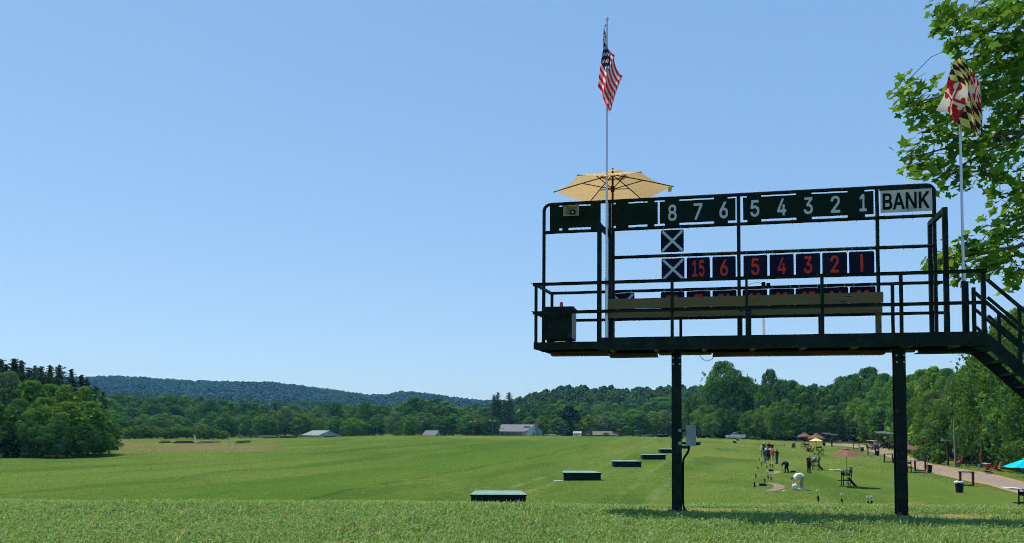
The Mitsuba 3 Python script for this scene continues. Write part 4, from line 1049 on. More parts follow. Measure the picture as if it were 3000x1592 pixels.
def person(label, P, yaw, pose='stand', h=1.75, shirt='navy', pants='denim', shorts=False, sleeve=.55, hat=None, group=None, hair=(.05, .035, .025), seat=None):
    J = pose_joints(pose)
    k = h / 1.75
    M = mat4(P, yaw, k)
    if seat is not None: M[2, 3] += seat - .45 * k
    th = Thing('person', label, 'person', group, M=M)
    E = lambda a, b, t: J[a] * (1 - t) + J[b] * t
    def torso(g):
        x = np.array([1.0, 0, 0])
        return [bone((J['pel'] + x * .07, .115 + g), (J['pel'] - x * .07, .115 + g), (J['wai'] + x * .05, .105 + g), (J['wai'] - x * .05, .105 + g)),
                bone((J['wai'] + x * .05, .105 + g), (J['wai'] - x * .05, .105 + g), (J['che'] + x * .085, .105 + g), (J['che'] - x * .085, .105 + g)),
                bone((J['che'] + x * .085, .105 + g), (J['che'] - x * .085, .105 + g), (J['shol'], .058 + g), (J['shor'], .058 + g), (E('che', 'nec', .8), .06 + g))]
    def arm(s, g, t=1.0):
        a, b, c = J['sho' + s], J['elb' + s], J['wri' + s]
        if t <= 1: return [bone((a, .056 + g), (a + (b - a) * t, .056 - .012 * t + g))]
        return [bone((a, .056 + g), (b, .044 + g)), bone((b, .044 + g), (b + (c - b) * (t - 1), .044 - .014 * (t - 1) + g))]
    def leg(s, g, t=2.0):
        a, b, c = J['hip' + s], J['knee' + s], J['ank' + s]
        out = [bone((a, .09 + g), (a + (b - a) * min(t, 1), .09 - .026 * min(t, 1) + g))]
        if t > 1: out.append(bone((b, .062 + g), (E('knee' + s, 'ank' + s, .35) - [0, .015, 0], .058 + g), (b + (c - b) * (t - 1), .042 + g)))
        return out
    f = J['face'] / np.linalg.norm(J['face'])
    upv_ = np.cross([1.0, 0, 0], f)
    hd = J['head']
    R3 = np.eye(4); R3[:3, :3] = np.stack([[1, 0, 0], f, upv_], 1); R3[:3, 3] = hd
    headp = [bone((hd + upv_ * .035, .083), (hd - upv_ * .045 + f * .02, .062), (hd + upv_ * .03 - f * .025, .083)), bone((hd + f * .085 - upv_ * .01, .012), (hd + f * .075 + upv_ * .03, .009), (hd + f * .095 - upv_ * .02, .013)),
             bone((hd + [.082, 0, 0], .018), (hd + [.085, 0, 0] + upv_ * .02, .018)), bone((hd - [.082, 0, 0], .018), (hd - [.085, 0, 0] + upv_ * .02, .018)), bone((J['nec'], .056), (hd - upv_ * .03, .052)), bone((hd + f * .078 - upv_ * .055, .014), (hd + f * .074 - upv_ * .065, .016))]
    body = torso(0) + headp
    for s in 'lr':
        body += arm(s, 0, 2.0) + hand(J, s, 1) + leg(s, 0, 2.0) + [bone((J['ank' + s], .042), (J['ank' + s] - [0, .05, .045], .036), (J['toe' + s], .03))]
    th.part('body', union(body), SKIN, smooth=60)
    th.part('shirt', union(torso(.016) + sum([arm(s, .014, sleeve) for s in 'lr'], [])), fabric(shirt, FAB[shirt]), smooth=60)
    x = np.array([1.0, 0, 0])
    seatp = [bone((J['pel'] + x * .07, .13), (J['pel'] - x * .07, .13), (J['hipl'], .11), (J['hipr'], .11))]
    th.part('shorts' if shorts else 'trousers', union(seatp + sum([leg(s, .019, 1.05 if shorts else 1.93) for s in 'lr'], [])), fabric(pants, FAB[pants]), smooth=60)
    for s in 'lr':
        th.part('shoe', bone((J['ank' + s] - [0, .03, .03], .05), (J['ank' + s] - [0, .05, .045], .042), (J['toe' + s] + [0, .02, .004], .036)), fabric('white' if shorts else 'black', FAB['white' if shorts else 'black']), smooth=60)
    cap = union([bone((hd + upv_ * .045, .092), (hd + upv_ * .03 - f * .03, .092))]).trim_by_plane(upv_.tolist(), float(upv_ @ (hd + upv_ * .045)))
    if hat:
        th.part('cap', cap, fabric(hat, FAB[hat]), smooth=60)
        brim = xf(bx(-.07, .07, .06, .17, .043, .055), R3)
        th.part('cap_brim', brim, fabric(hat, FAB[hat]))
    else:
        th.part('hair', union([bone((hd + upv_ * .042, .090), (hd - f * .03 + upv_ * .02, .090))]).trim_by_plane((upv_ * .8 - f * .6).tolist(), float((upv_ * .8 - f * .6) @ (hd + upv_ * .01))), diffuse('mat_hair', (.045, .032, .024), .7) if 'mat_hair' not in scene else 'mat_hair', smooth=60)
    return th
N_ = math.pi
G = 'shooters gathered left of the stations'
person('person in teal shirt and pale grey trousers standing front left in the group', spot(2241, 1358), .15, 'hold', 1.75, 'teal', 'grey', group=G)
person('person in dark navy clothes standing between the teal and orange shirts', spot(2250, 1353), -.3, 'hold', 1.72, 'navy', 'black', group=G)
person('person in bright orange shirt, white cap and pale shorts seen from behind', spot(2264, 1359), .1, 'hold', 1.80, 'orange', 'cream', True, hat='white', group=G)
person('person in black shirt with hands on hips at the right edge of the group', spot(2276, 1360), .5, 'hips', 1.75, 'navy', 'denim', group=G)
person('person in white shirt seen over the shoulder of the teal shirt', spot(2245, 1346), 2.6, 'hold', 1.70, 'white', 'denim', hat='black', group=G)
person('person in white shirt bowed behind the orange shirt', spot(2254, 1347), 2.2, 'bowed', 1.75, 'white', 'navy', group=G)
person('person in navy shirt and pale green hat at the back left of the group', spot(2238, 1331), 2.9, 'hold', 1.78, 'navy', 'black', hat='green', group=G)
person('person in maroon shirt standing tall at the back of the group', spot(2253, 1331), -.2, 'hold', 1.84, 'maroon', 'black', group=G)
person('person in black shirt and pale cap at the back right of the group', spot(2262, 1332), .3, 'stand', 1.78, 'black', 'black', hat='cream', group=G)
person('person in cream shirt half hidden at the far left of the group', spot(2231, 1338), 1.2, 'hold', 1.68, 'cream', 'khaki', hat='cream', group=G)
person('person in white shirt and khaki shorts bending down with a white bag', spot(2345, 1436), 1.45, 'bend', 1.80, 'white', 'khaki', True)
person('person in dark clothes bending over beside the dark flat crate', spot(2303, 1386), .35, 'stoop', 1.72, 'navy', 'black')
person('person all in black standing with bowed head on the open grass', spot(2370, 1387), -.9, 'bowed', 1.72, 'black', 'black')
bg = Thing('plastic_bag', 'white plastic bag at the feet of the bending person in white', 'bag', M=mat4(spot(2329, 1437), .3))
bgm = trimesh.creation.icosphere(2); bgv = np.array(bgm.vertices); bgv = bgv * (.8 + .5 * meshkit.noise(bgv * 2.5, 4))[:, None] * [.2, .16, .24] + [0, 0, .2]
bg.part('sack', (bgv, np.array(bgm.faces)), BAG, smooth=True)
bg.part('knot', tube([(0, 0, .38), (.02, 0, .46), (.06, .01, .5)], [.05, .02, .035], 8), BAG, smooth=True)

# ------------------------------------------------------------------ scoring chairs, racks, bins, signs on the right
def scoring_chair(P, rz, label, board=True, group='tall wooden scoring chairs', h=1.0):
    th = Thing('scoring_chair', label, 'chair', group, M=mat4(P, rz, h))
    for s in (-1, 1):
        th.part('leg', bar((s * .27, .25, -.05), (s * .26, .22, 1.10), .09, .045), DKWOOD)
        th.part('leg', bar((s * .27, -.26, -.05), (s * .26, -.40, 1.42), .09, .045), DKWOOD)
        th.part('brace', bar((s * .225, -.70, .0), (s * .225, -.22, .58), .04, .09), DKWOOD)
        th.part('armrest', bx(s * .30 - .05, s * .30 + .05, -.38, .36, 1.105, 1.14), DKWOOD)
        th.part('side_panel', bx(s * .305 - .012, s * .305 + .012, -.26, .24, .78, .99), DKWOOD)
        th.part('foot', bx(s * .225 - .03, s * .225 + .03, -.74, -.62, -.02, .06), DKWOOD)
        th.part('stretcher', bx(s * .31 - .012, s * .31 + .012, -.24, .24, .40, .46), DKWOOD)
    for k in range(4): th.part('seat_slat', bx(-.25, .25, -.26 + k * .135, -.14 + k * .135, .80, .83), DKWOOD)
    for k in range(3): th.part('back_slat', bar((-.28, -.34 - .03 * k, 1.04 + .13 * k), (.28, -.34 - .03 * k, 1.04 + .13 * k), .025, .10), DKWOOD)
    for k in range(3): th.part('foot_slat', bx(-.30, .30, .27 + k * .10, .36 + k * .10, .40, .43), DKWOOD)
    th.part('sign', bx(-.329, -.319, -.15, .16, .86, .96), 'mat_trap_roof', label='pale green plate on the side')
    if board:
        th.part('desk_board', xf(bx(-.33, .33, -.43, .43, -.02, .02), mat4((0, .66, 1.19)) @ np.array([[1, 0, 0, 0], [0, 1, -.06, 0], [0, .06, 1, 0], [0, 0, 0, 1.0]])), BAG, label='tilted white scoring board')
        th.part('desk_arm', bx(-.03, .03, .30, .80, 1.125, 1.15), DKWOOD)
    return th
scoring_chair(spot(2478, 1425), 1.45, 'dark green high chair with white board under the large brown umbrella')
scoring_chair(spot(2390, 1378), 1.45, 'dark green high chair where the person in teal sits', board=False)
scoring_chair(onground(26.95, 43.2), 1.5, 'dark green high chair with white board cut by the right edge', h=1.0)
scoring_chair(spot(2658, 1383), -2.9, 'dark green high chair half hidden behind the right post', board=False)
scoring_chair(spot(2353, 1315), 1.3, 'small far high chair left of the pair of brown umbrellas', board=False)
person('person in teal shirt and dark cap seated on the high chair', spot(2388, 1378), 1.45, 'sit', 1.75, 'sky', 'navy', hat='black', seat=.85)

def x_chair(P, rz, label, group='tall folding chairs with crossed legs'):
    th = Thing('folding_chair', label, 'chair', group, M=mat4(P, rz))
    for y in (-.24, .24):
        th.part('leg', bar((-.40, y, -.02), (.40, y, .86), .05, .07), DKWOOD)
        th.part('leg', bar((.40, y + .052, -.02), (-.40, y + .052, .86), .05, .07), DKWOOD)
    for x in (-.40, .40):
        th.part('upright', bar((x, .29, .80), (x, .33, 1.36), .05, .06), DKWOOD)
        th.part('upright', bar((x, -.24, .0), (x, -.24, 1.02), .05, .06), DKWOOD)
        th.part('armrest', bx(x - .045, x + .045, -.28, .30, 1.025, 1.06), DKWOOD)
        th.part('foot_bar', bx(x - .03, x + .03, -.26, .30, -.03, .03), DKWOOD)
    th.part('seat', bx(-.40, .40, -.24, .26, .87, .90), DKWOOD)
    th.part('backrest', bx(-.42, .42, .335, .365, 1.10, 1.34), DKWOOD)
    return th
x_chair(spot(2403, 1334), .1, 'dark folding chair with crossed legs right of the cream umbrella pole')
x_chair(spot(2368, 1324), .3, 'dark folding chair with crossed legs left of the cream umbrella')

def rack(pl, pr, label, h=1.06):
    A, B = spot(*pl), spot(*pr)
    th = Thing('gun_rack', label, 'gun rack', 'wooden gun racks along the lane', M=mat4((0, 0, 0)))
    for P in (A, B): th.part('post', bar(P - [0, 0, .1], P + [0.0, 0, h - .035], .13, .13), BROWNWOOD)
    d = (B - A) / np.linalg.norm(B - A)
    th.part('top_bar', bar(A + [0, 0, h] - d * .12, B + [0, 0, h] + d * .12, .18, .08), BROWNWOOD)
    n = np.array([-d[1], d[0], 0])
    th.part('foot_board', bar(A + [0, 0, .05] + n * .09, B + [0, 0, .05] + n * .09, .04, .10), BROWNWOOD)
rack((2814, 1424), (2851, 1425), 'brown gun rack nearest the right edge, behind the bagged bin')
rack((2681, 1382), (2711, 1381), 'brown gun rack just left of sign number five')
rack((2591, 1356), (2615, 1355), 'brown gun rack just left of the right post')
rack((2543, 1335), (2565, 1334), 'dark gun rack in front of the golf cart', 1.15)
rack((2500, 1317), (2517, 1316), 'small far gun rack beside the lane, furthest of the racks')

def bin_(px, py, label, h=.72, r=.27, bag=False, r0=None):
    P = spot(px, py)
    th = Thing('trash_can', label, 'trash can', 'dark trash cans along the lane', M=mat4(P, .4))
    r0 = r0 or r * .72
    th.part('drum', lathe([(0, .01), (r0, 0), (r0, .02), (r * .96, h * .93), (r * .96, h), (r * .88, h), (r * .84, h * .93), (r0 * .9, .06), (0, .05)], 18), CAN, smooth=40)
    th.part('rim', lathe([(r * .97, h * .92), (r * 1.06, h * .93), (r * 1.06, h * .99), (r * .98, h)], 18), CAN, smooth=40)
    if bag:
        a = np.linspace(0, 2 * np.pi, 19)[:-1]
        v = np.concatenate([np.stack([np.cos(a) * r * 1.02, np.sin(a) * r * 1.02, h + .02 + .03 * np.sin(3 * a)], 1), np.stack([np.cos(a) * r * .8, np.sin(a) * r * .8, h + .07 + .04 * np.cos(4 * a)], 1), np.stack([np.cos(a) * r * 1.08, np.sin(a) * r * 1.08, h - .06 + .03 * np.cos(5 * a)], 1)])
        k = np.arange(18); n = (k + 1) % 18
        th.part('liner', (v, np.vstack([np.stack([k, n, 18 + n, 18 + k], 1), np.stack([36 + k, 36 + n, n, k], 1)])), BAG, smooth=True)
bin_(2811, 1444, 'dark tapered trash can with white liner before the nearest rack', .72, .30, True)
bin_(2723, 1385, 'dark trash can just right of sign number five', .72, .29)
bin_(2621, 1358, 'dark trash can touching the left side of the right post', .70, .32)
bin_(2571, 1336, 'dark trash can beside the golf cart', .78, .30)
bin_(2526, 1323, 'dark trash can beside the furthest rack', .74, .32)
bin_(2414, 1307, 'far dark trash can right of the brown umbrella pair', .8, .3)

def sign(P, w, h, zc, mat, label, text=None, textmat=None, post=GREYWOOD, clip=0.0, rz=0.0):
    th = Thing('post_sign', label, 'sign', M=mat4(P, rz))
    th.part('post', bx(-.03, .03, -.03, .03, -.2, zc + h * .3), post)
    g = sbox(-w / 2, zc - h / 2, w / 2, zc + h / 2)
    if clip: g = Polygon([(-w / 2, zc - h / 2), (w / 2, zc - h / 2), (w / 2, zc + h / 2 - clip), (w / 2 - clip, zc + h / 2), (-w / 2 + clip, zc + h / 2), (-w / 2, zc + h / 2 - clip)])
    b = th.part('board', extr(g, .02, y0=-.055), mat)
    if text: th.part('numeral', lettering(text, w * .5, h * .62, .006, 0, zc, -.062), textmat, sub=b)
sign(spot(2718, 1388), .44, .44, 1.65, BLACK, 'black square sign with white numeral five on a post', '5', WHITE, clip=.09)
sign(spot(2552, 1340), .36, .36, .20, WHITE, 'small white square sign standing low before the golf cart')
sign(spot(2461, 1312), .62, .5, 1.35, GREYBOX, 'small pale sign on a post left of the lane')

# big brown, cream, pair of brown, brown behind the post, turquoise
P = spot(2482, 1428); umbrella('large dusty brown umbrella over the scoring chair on open grass', P, 1.33, 2.28, 2.82, BROWN_CLOTH, 6, .2, vent=True)
P = spot(2391, 1336); umbrella('cream umbrella over the folding chairs further back', P, 1.15, 2.25, 2.68, CREAM_CLOTH, 6, .1)
P = at_y(2357, 1300, 158.); P[2] = terrain(P[0], P[1]); umbrella('left one of two far brown umbrellas before the wood', P, 1.45, 2.45, 3.15, BROWN_CLOTH, 8, .0, valance=.18)
P = at_y(2392, 1300, 150.); P[2] = terrain(P[0], P[1]); umbrella('right one of two far brown umbrellas before the wood', P, 1.55, 2.25, 3.15, BROWN_CLOTH, 8, .3, valance=.18)
P = spot(2655, 1384); umbrella('brown umbrella half hidden behind the right post', P, 1.30, 2.30, 2.85, BROWN_CLOTH, 6, .0)
P = onground(29.0, 46.2); umbrella('turquoise umbrella cut by the right edge of the view', P, 1.28, 2.16, 2.68, BLUE_CLOTH, 6, .52)

# utility pole, sign board post, picnic table, red chairs
P = spot(2799, 1368)
ut = Thing('utility_pole', 'weathered grey utility pole beside the seated person in red', 'pole', M=mat4(P))
ut.part('pole', tube([(0, 0, -.4), (0, 0, 2.6), (-.05, 0, 5.35)], [.14, .12, .10], 10), GREYWOOD, smooth=50)
ut.part('cap', tube([(-.05, 0, 5.352), (-.05, 0, 5.40)], .105, 10), STEEL)
ut.part('conduit', tube([(.13, -.05, 0), (.11, -.05, 5.1)], .022, 6), STEEL)
P = spot(2777, 1364)
bs = Thing('board_post', 'brown post topped by a pale teal tilted double board', 'sign', M=mat4(P, .1))
bs.part('post', bx(-.09, .09, -.09, .09, -.4, 2.95), BROWNWOOD)
bs.part('board', bar((-.75, -.05, 3.20), (.35, -.05, 3.10), .5, .05), TRAPTOP)
bs.part('board', bar((-.62, .0, 3.02), (.45, .0, 2.93), .55, .10), 'mat_white_paint')
def picnic(P, rz, label, mat=DKWOOD):
    th = Thing('picnic_table', label, 'table', M=mat4(P, rz))
    for k in range(5): th.part('top_board', bx(-.9, .9, -.36 + .146 * k, -.226 + .146 * k, .72, .76), mat)
    for s in (-1, 1):
        for k in range(2): th.part('bench_board', bx(-.9, .9, s * .68 - .14 + .15 * k, s * .68 - .01 + .15 * k, .43, .47), mat)
        th.part('leg', bar((s * .62, -.72, 0), (s * .62, -.18, .72), .09, .04), mat)
        th.part('leg', bar((s * .62, .72, 0), (s * .62, .18, .72), .09, .04), mat)
        th.part('crosspiece', bx(s * .66 - .02, s * .66 + .02, -.80, .80, .34, .43), mat)
    return th
P = spot(2836, 1369); picnic(P, .15, 'dark picnic table under the trees behind the seated person in red')
single('bag', xf(cat(extr(roundrect(-.22, .22, .0, .34, .08), .25, y0=-.12), tube([(-.1, 0, .33), (-.08, 0, .43), (.08, 0, .43), (.1, 0, .33)], .015, 6)), mat4(P + [-.2, 0, .765], .2)), BLACK, 'black bag lying on the dark picnic table', 'bag')
P = spot(2821, 1369); person('person in red shirt sitting on the picnic bench facing the lane', P + [0, .2, 0], 1.35, 'sit', 1.78, 'red', 'plaid', sleeve=1.5, hat='black', seat=.47)
P = spot(2697, 1334); picnic(P, .5, 'dark picnic table far back beside the shelter wall')
P = spot(2684, 1341); person('person in dark navy clothes and white cap under the hidden brown umbrella', P, 2.2, 'stand', 1.8, 'navy', 'navy', hat='white', sleeve=1.2)
P = spot(2674, 1333); person('person in grey denim leaning beside the hidden brown umbrella', P, -1.0, 'bowed', 1.75, 'grey', 'denim', hat='white')
P = spot(2437, 1309); person('far person in black standing right of the umbrellas', P, .6, 'hold', 1.78, 'black', 'black')
P = spot(2325, 1313); person('far person in grey seated on a chair right of the group', P, 2.8, 'sit', 1.7, 'grey', 'black', hat='cream', seat=.45)
P = spot(2375, 1325); person('far person in red shirt sitting beside the crossed-leg chair', P, 1.4, 'sit', 1.72, 'red', 'black', hat='cream', seat=.46)
P = spot(2440, 1314)
def low_chair(P, rz, label, mat, group=None):
    th = Thing('lawn_chair', label, 'chair', group, M=mat4(P, rz))
    for s in (-1, 1):
        th.part('leg', bar((s * .30, .30, 0), (s * .28, .30, .56), .10, .03), mat)
        th.part('rear_leg', bar((s * .25, .28, .36), (s * .25, -.50, .02), .03, .11), mat)
        th.part('armrest', bx(s * .33 - .07, s * .33 + .07, -.32, .36, .565, .59), mat)
    for k in range(5): th.part('seat_slat', bar((-.26, .28 - .13 * k, .37 - .045 * k), (.26, .28 - .13 * k, .37 - .045 * k), .11, .02), mat)
    for k in range(5): th.part('back_slat', bar((-.24 + .12 * k, -.27, .22), (-.28 + .14 * k, -.58, 1.0 - .05 * abs(k - 2)), .10, .02, up=(0, 1, .3)), mat)
    return th
REDWOOD = diffuse('mat_red_wood', worn((.28, .045, .03), (.40, .10, .07), 6.0), .6)
low_chair(spot(2918, 1381), 1.5, 'red slatted lawn chair at the edge of the wood, facing left', REDWOOD)
for q, rz, lab in (((2325, 1314), 2.8, 'small dark lawn chair under the far seated person in grey'), ((2376, 1326), 1.4, 'small dark lawn chair under the far seated person in red')):
    low_chair(spot(*q), rz, lab, DKWOOD)
P = spot(2893, 1389)
rb = Thing('red_grill', 'red box grill on a stand with pale base slab by the lane', 'grill', M=mat4(P, .2))
rb.part('base_slab', bx(-.42, .42, -.25, .25, 0, .12), WHITE)
rb.part('lower_shelf', Thing and cat(bar((-.48, 0, .34), (.42, 0, .14), .5, .03), bar((.48, 0, .34), (-.42, 0, .145), .42, .03)), REDWOOD)
rb.part('column', bx(-.14, .14, -.14, .14, .36, .72), REDWOOD)
rb.part('box', bx(-.28, .36, -.22, .22, .722, .95), REDWOOD)
rb.part('shelf', bx(-.40, .20, -.30, .26, .953, .99), 'mat_white_paint')
P = spot(2876, 1371)
tr_ = Thing('marker_post', 'slim grey trunk post with a red box fixed at head height', 'post', M=mat4(P, .1))
tr_.part('post', tube([(0, 0, -.2), (.02, 0, 2.6)], [.10, .08], 8), GREYWOOD, smooth=50)
tr_.part('red_box', bx(-.30, .03, -.24, -.11, 1.0, 1.72), REDWOOD)
tb = Thing('bucket', 'pale blue bucket at the foot of the slim post with the red box', 'bucket', M=mat4(spot(2869, 1371)))
BLUEP = diffuse('mat_pale_blue', (.25, .38, .48), .5)
tb.part('pail', lathe([(0, .01), (.15, 0), (.19, .36), (.205, .36), (.205, .385), (.18, .385), (.14, .03), (0, .03)], 14), BLUEP, smooth=40)
tb.part('bail', tube([(-.19, 0, .37), (-.12, 0, .5), (.12, 0, .5), (.19, 0, .37)], .006, 5), STEEL)
P = spot(2750, 1344)
pl = Thing('planter', 'dark barrel planter with pale rim at the edge of the grass', 'planter', M=mat4(P))
pl.part('barrel', lathe([(0, .01), (.33, 0), (.42, .3), (.38, .58), (.34, .58), (.34, .5), (0, .5)], 14), CAN, smooth=40)
pl.part('rim', lathe([(.385, .52), (.40, .52), (.395, .58), (.385, .58)], 14), STEEL)
v, f, c = broad_crown(300, 1.0, 1.0, (.055, .10, .024), 8, 700, .06, .05)
pl.part('plant', (v + [0, 0, .5], f), LEAF, color=c)
# ------------------------------------------------------------------ vehicles
GLASSD = diffuse('mat_dark_glass', (.015, .02, .025), .08, .6)
TYRE = diffuse('mat_tyre', (.012, .012, .012), .8)
SILVER = diffuse('mat_silver_paint', (.62, .65, .67), .3, .5, clearcoat=.6)
DARKCAR = diffuse('mat_dark_car', (.01, .012, .02), .25, .5, clearcoat=.6)
MAROON = diffuse('mat_maroon_body', (.13, .015, .02), .35, .5)
def wheel(th, x, y, z, r, w, axis='x'):
    L = lathe([(0, -w / 2), (r * .55, -w / 2), (r * .6, -w / 2 + .02), (r * .95, -w / 2), (r, -w * .3), (r, w * .3), (r * .95, w / 2), (r * .6, w / 2 - .02), (r * .55, w / 2), (0, w / 2)], 18)
    A = np.array([[0, 0, 1, x], [0, 1, 0, y], [-1, 0, 0, z], [0, 0, 0, 1.0]]) if axis == 'x' else np.array([[1, 0, 0, x], [0, 0, 1, y], [0, -1, 0, z], [0, 0, 0, 1.0]])
    k = th.part('wheel', xf(L, A), TYRE, smooth=40)
    H = lathe([(0, -w / 2 - .01), (r * .5, -w / 2 - .008), (r * .5, w / 2 + .008), (0, w / 2 + .01)], 12)
    th.part('hubcap', xf(H, A), ALU, sub=k)
def car(label, P, rz, profile, cabin, body, L, W, wheels, name='car', cat_='car', r=.34):
    """profile and cabin: outlines in x (length) and z; the car's side faces -y"""
    th = Thing(name, label, cat_, M=mat4(P, rz))
    th.part('body', extr(Polygon(profile), W, y0=-W / 2), body)
    g = Polygon(cabin)
    th.part('cabin', extr(g, W - .24, y0=-W / 2 + .12), body)
    lo, hi = g.bounds[1], g.bounds[3]
    in_ = affinity.scale(g, .90, .68, origin=(g.centroid.x, (lo + hi) / 2))
    mid = in_.centroid.x
    for k, part in enumerate((in_.intersection(sbox(-9, -9, mid - .05, 9)), in_.intersection(sbox(mid + .05, -9, 9, 9)))):
        if part.is_empty: continue
        th.part('window', extr(part, .008, y0=-W / 2 + .110), GLASSD)
        th.part('window', extr(part, .008, y0=W / 2 - .118), GLASSD)
    for x in wheels:
        for s in (-1, 1): wheel(th, x, s * (W / 2 - .10), r, r, .22, 'y')
    th.part('bumper', bx(-L / 2 - .03, -L / 2 + .05, -W / 2 + .1, W / 2 - .1, .38, .58), STEEL)
    th.part('bumper', bx(L / 2 - .05, L / 2 + .03, -W / 2 + .1, W / 2 - .1, .38, .58), STEEL)
    for s in (-1, 1): th.part('headlight', bx(-L / 2 - .015, -L / 2 + .03, s * .68 - .14, s * .68 + .14, .70, .86), BAG)
    return th
P = at_y(2155, 1287, 232.); P[2] = terrain(P[0], P[1])
pk = car('silver white pickup truck parked at the far edge of the wood', P + [0, 0, .1], -.25, [(-2.7, .42), (2.7, .42), (2.7, 1.05), (.75, 1.08), (.7, 1.12), (-1.1, 1.12), (-2.55, 1.02), (-2.7, .8)], [(-1.15, 1.125), (.72, 1.125), (.60, 1.78), (-.45, 1.80)], SILVER, 5.4, 1.9, (-1.75, 1.7), 'pickup_truck', 'truck', .38)
pk.part('bed', cat(bx(.8, 2.66, -.93, -.86, 1.08, 1.22), bx(.8, 2.66, .86, .93, 1.08, 1.22), bx(2.62, 2.69, -.85, .85, 1.08, 1.22)), SILVER)
P = spot(2602, 1313); car('dark sedan parked in the shade behind the golf cart', P, .15, [(-2.3, .35), (2.3, .35), (2.3, .85), (1.5, .92), (-1.2, .92), (-2.25, .80)], [(-1.25, .925), (1.65, .925), (.95, 1.38), (-.45, 1.40)], DARKCAR, 4.6, 1.78, (-1.45, 1.4))
P = spot(2557, 1319)
gc = Thing('golf_cart', 'maroon golf cart with cream roof standing on the lane', 'golf cart', M=mat4(P, .35))
gc.part('chassis', extr(Polygon([(-1.15, .28), (1.1, .28), (1.1, .50), (.55, .52), (.45, .36), (-.35, .36), (-.45, .80), (-1.15, .86)]), 1.1, 'yz', -.55), MAROON)
gc.part('cowl', extr(Polygon([(-1.2, .40), (-.72, .40), (-.66, .98), (-1.02, .90), (-1.2, .62)]), 1.14, 'yz', -.57), MAROON)
gc.part('windshield', bar((0, -.74, .99), (0, -.56, 1.74), 1.06, .012, up=(0, 1, 0)), BAG)
gc.part('seat', cat(bx(-.5, .5, .1, .62, .62, .76), bx(-.5, .5, .60, .72, .77, 1.15)), 'mat_cream_vinyl' if 'mat_cream_vinyl' in scene else diffuse('mat_cream_vinyl', (.6, .56, .48), .5))
gc.part('roof', extr(roundrect(-.72, 1.0, 1.76, 1.86, .045), 1.24, 'yz', -.62), CREAM_CLOTH if False else 'mat_cream_vinyl')
for x in (-.53, .53):
    gc.part('roof_post', bar((x, -.78, .90), (x, -.58, 1.77), .035, .035), STEEL)
    gc.part('roof_post', bar((x, .85, .80), (x, .80, 1.77), .035, .035), STEEL)
    gc.part('headlight', mv(bx(-.09, .09, -.02, .02, -.05, .05), (x * .75, -1.205, .66)), BAG)
    for y in (-.85, .82): wheel(gc, x * .95, y, .23, .23, .18, 'x')
gc.part('steering_wheel', xf(lathe([(.15, -.01), (.17, 0), (.15, .01), (.14, 0)], 14), mat4((-.25, -.42, .98)) @ np.array([[1, 0, 0, 0], [0, .7, -.7, 0], [0, .7, .7, 0], [0, 0, 0, 1.0]])), BLACK, smooth=60)
gc.part('bag_rack', cat(bx(-.45, .45, .90, 1.2, .42, .46), bx(-.45, .45, 1.18, 1.21, .46, .95)), BLACK)

# ------------------------------------------------------------------ shelters and buildings
TEALROOF = diffuse('mat_shelter_roof', worn((.10, .17, .17), (.16, .22, .22), .8), .5)
def shelter(px0, px1, py, d0, d1, label, depth=4.0, wall=False, hgt=3.3):
    A, B = at_y(px0, py[0], d0), at_y(px1, py[1], d1)
    za, zb = A[2], B[2]
    A[2], B[2] = terrain(A[0], A[1]), terrain(B[0], B[1])
    u = (B - A); u[2] = 0; L = np.linalg.norm(u); u /= L
    n = np.array([-u[1], u[0], 0])
    if n[0] < 0: n = -n
    th = Thing('shelter', label, 'shelter')
    th.part('roof', cat(bar([*(A[:2] + n[:2] * depth / 2), za], [*(B[:2] + n[:2] * depth / 2), zb], depth, .14)), TEALROOF)
    th.part('fascia', bar([*(A[:2] - n[:2] * .03), za - .02], [*(B[:2] - n[:2] * .03), zb - .02], .05, .22), TEALROOF)
    for k in np.linspace(.04, .96, 4):
        for q in (.15, depth - .15):
            p = A + u * L * k + n * q; p[2] = terrain(p[0], p[1])
            th.part('post', bx(p[0] - .08, p[0] + .08, p[1] - .08, p[1] + .08, p[2] - .3, za * (1 - k) + zb * k - .08), BROWNWOOD)
    if wall:
        p, q = A + u * L * .80 + n * depth * .5, A + u * L * .97 + n * depth * .5
        th.part('wall_panel', bar([p[0], p[1], p[2] + 1.0], [q[0], q[1], q[2] + 1.0], .06, 2.2), GREYBOX)
        p = A + u * L * .62 - n * .12
        th.part('notice', xf(extr(Polygon([(-.5, -.3), (.45, -.18), (.5, .35), (.1, .3)]), .03), mat4((p[0], p[1], za * .38 + zb * .62 - .55), math.atan2(u[1], u[0]))), BAG)
    return th
shelter(2563, 2706, (1266, 1279), 178, 119, 'long open shelter with thin teal roof behind the right post', 4.5, True)
shelter(2406, 2450, (1270, 1276), 214, 212, 'small far shelter with thin pale roof before the wood', 3.5)

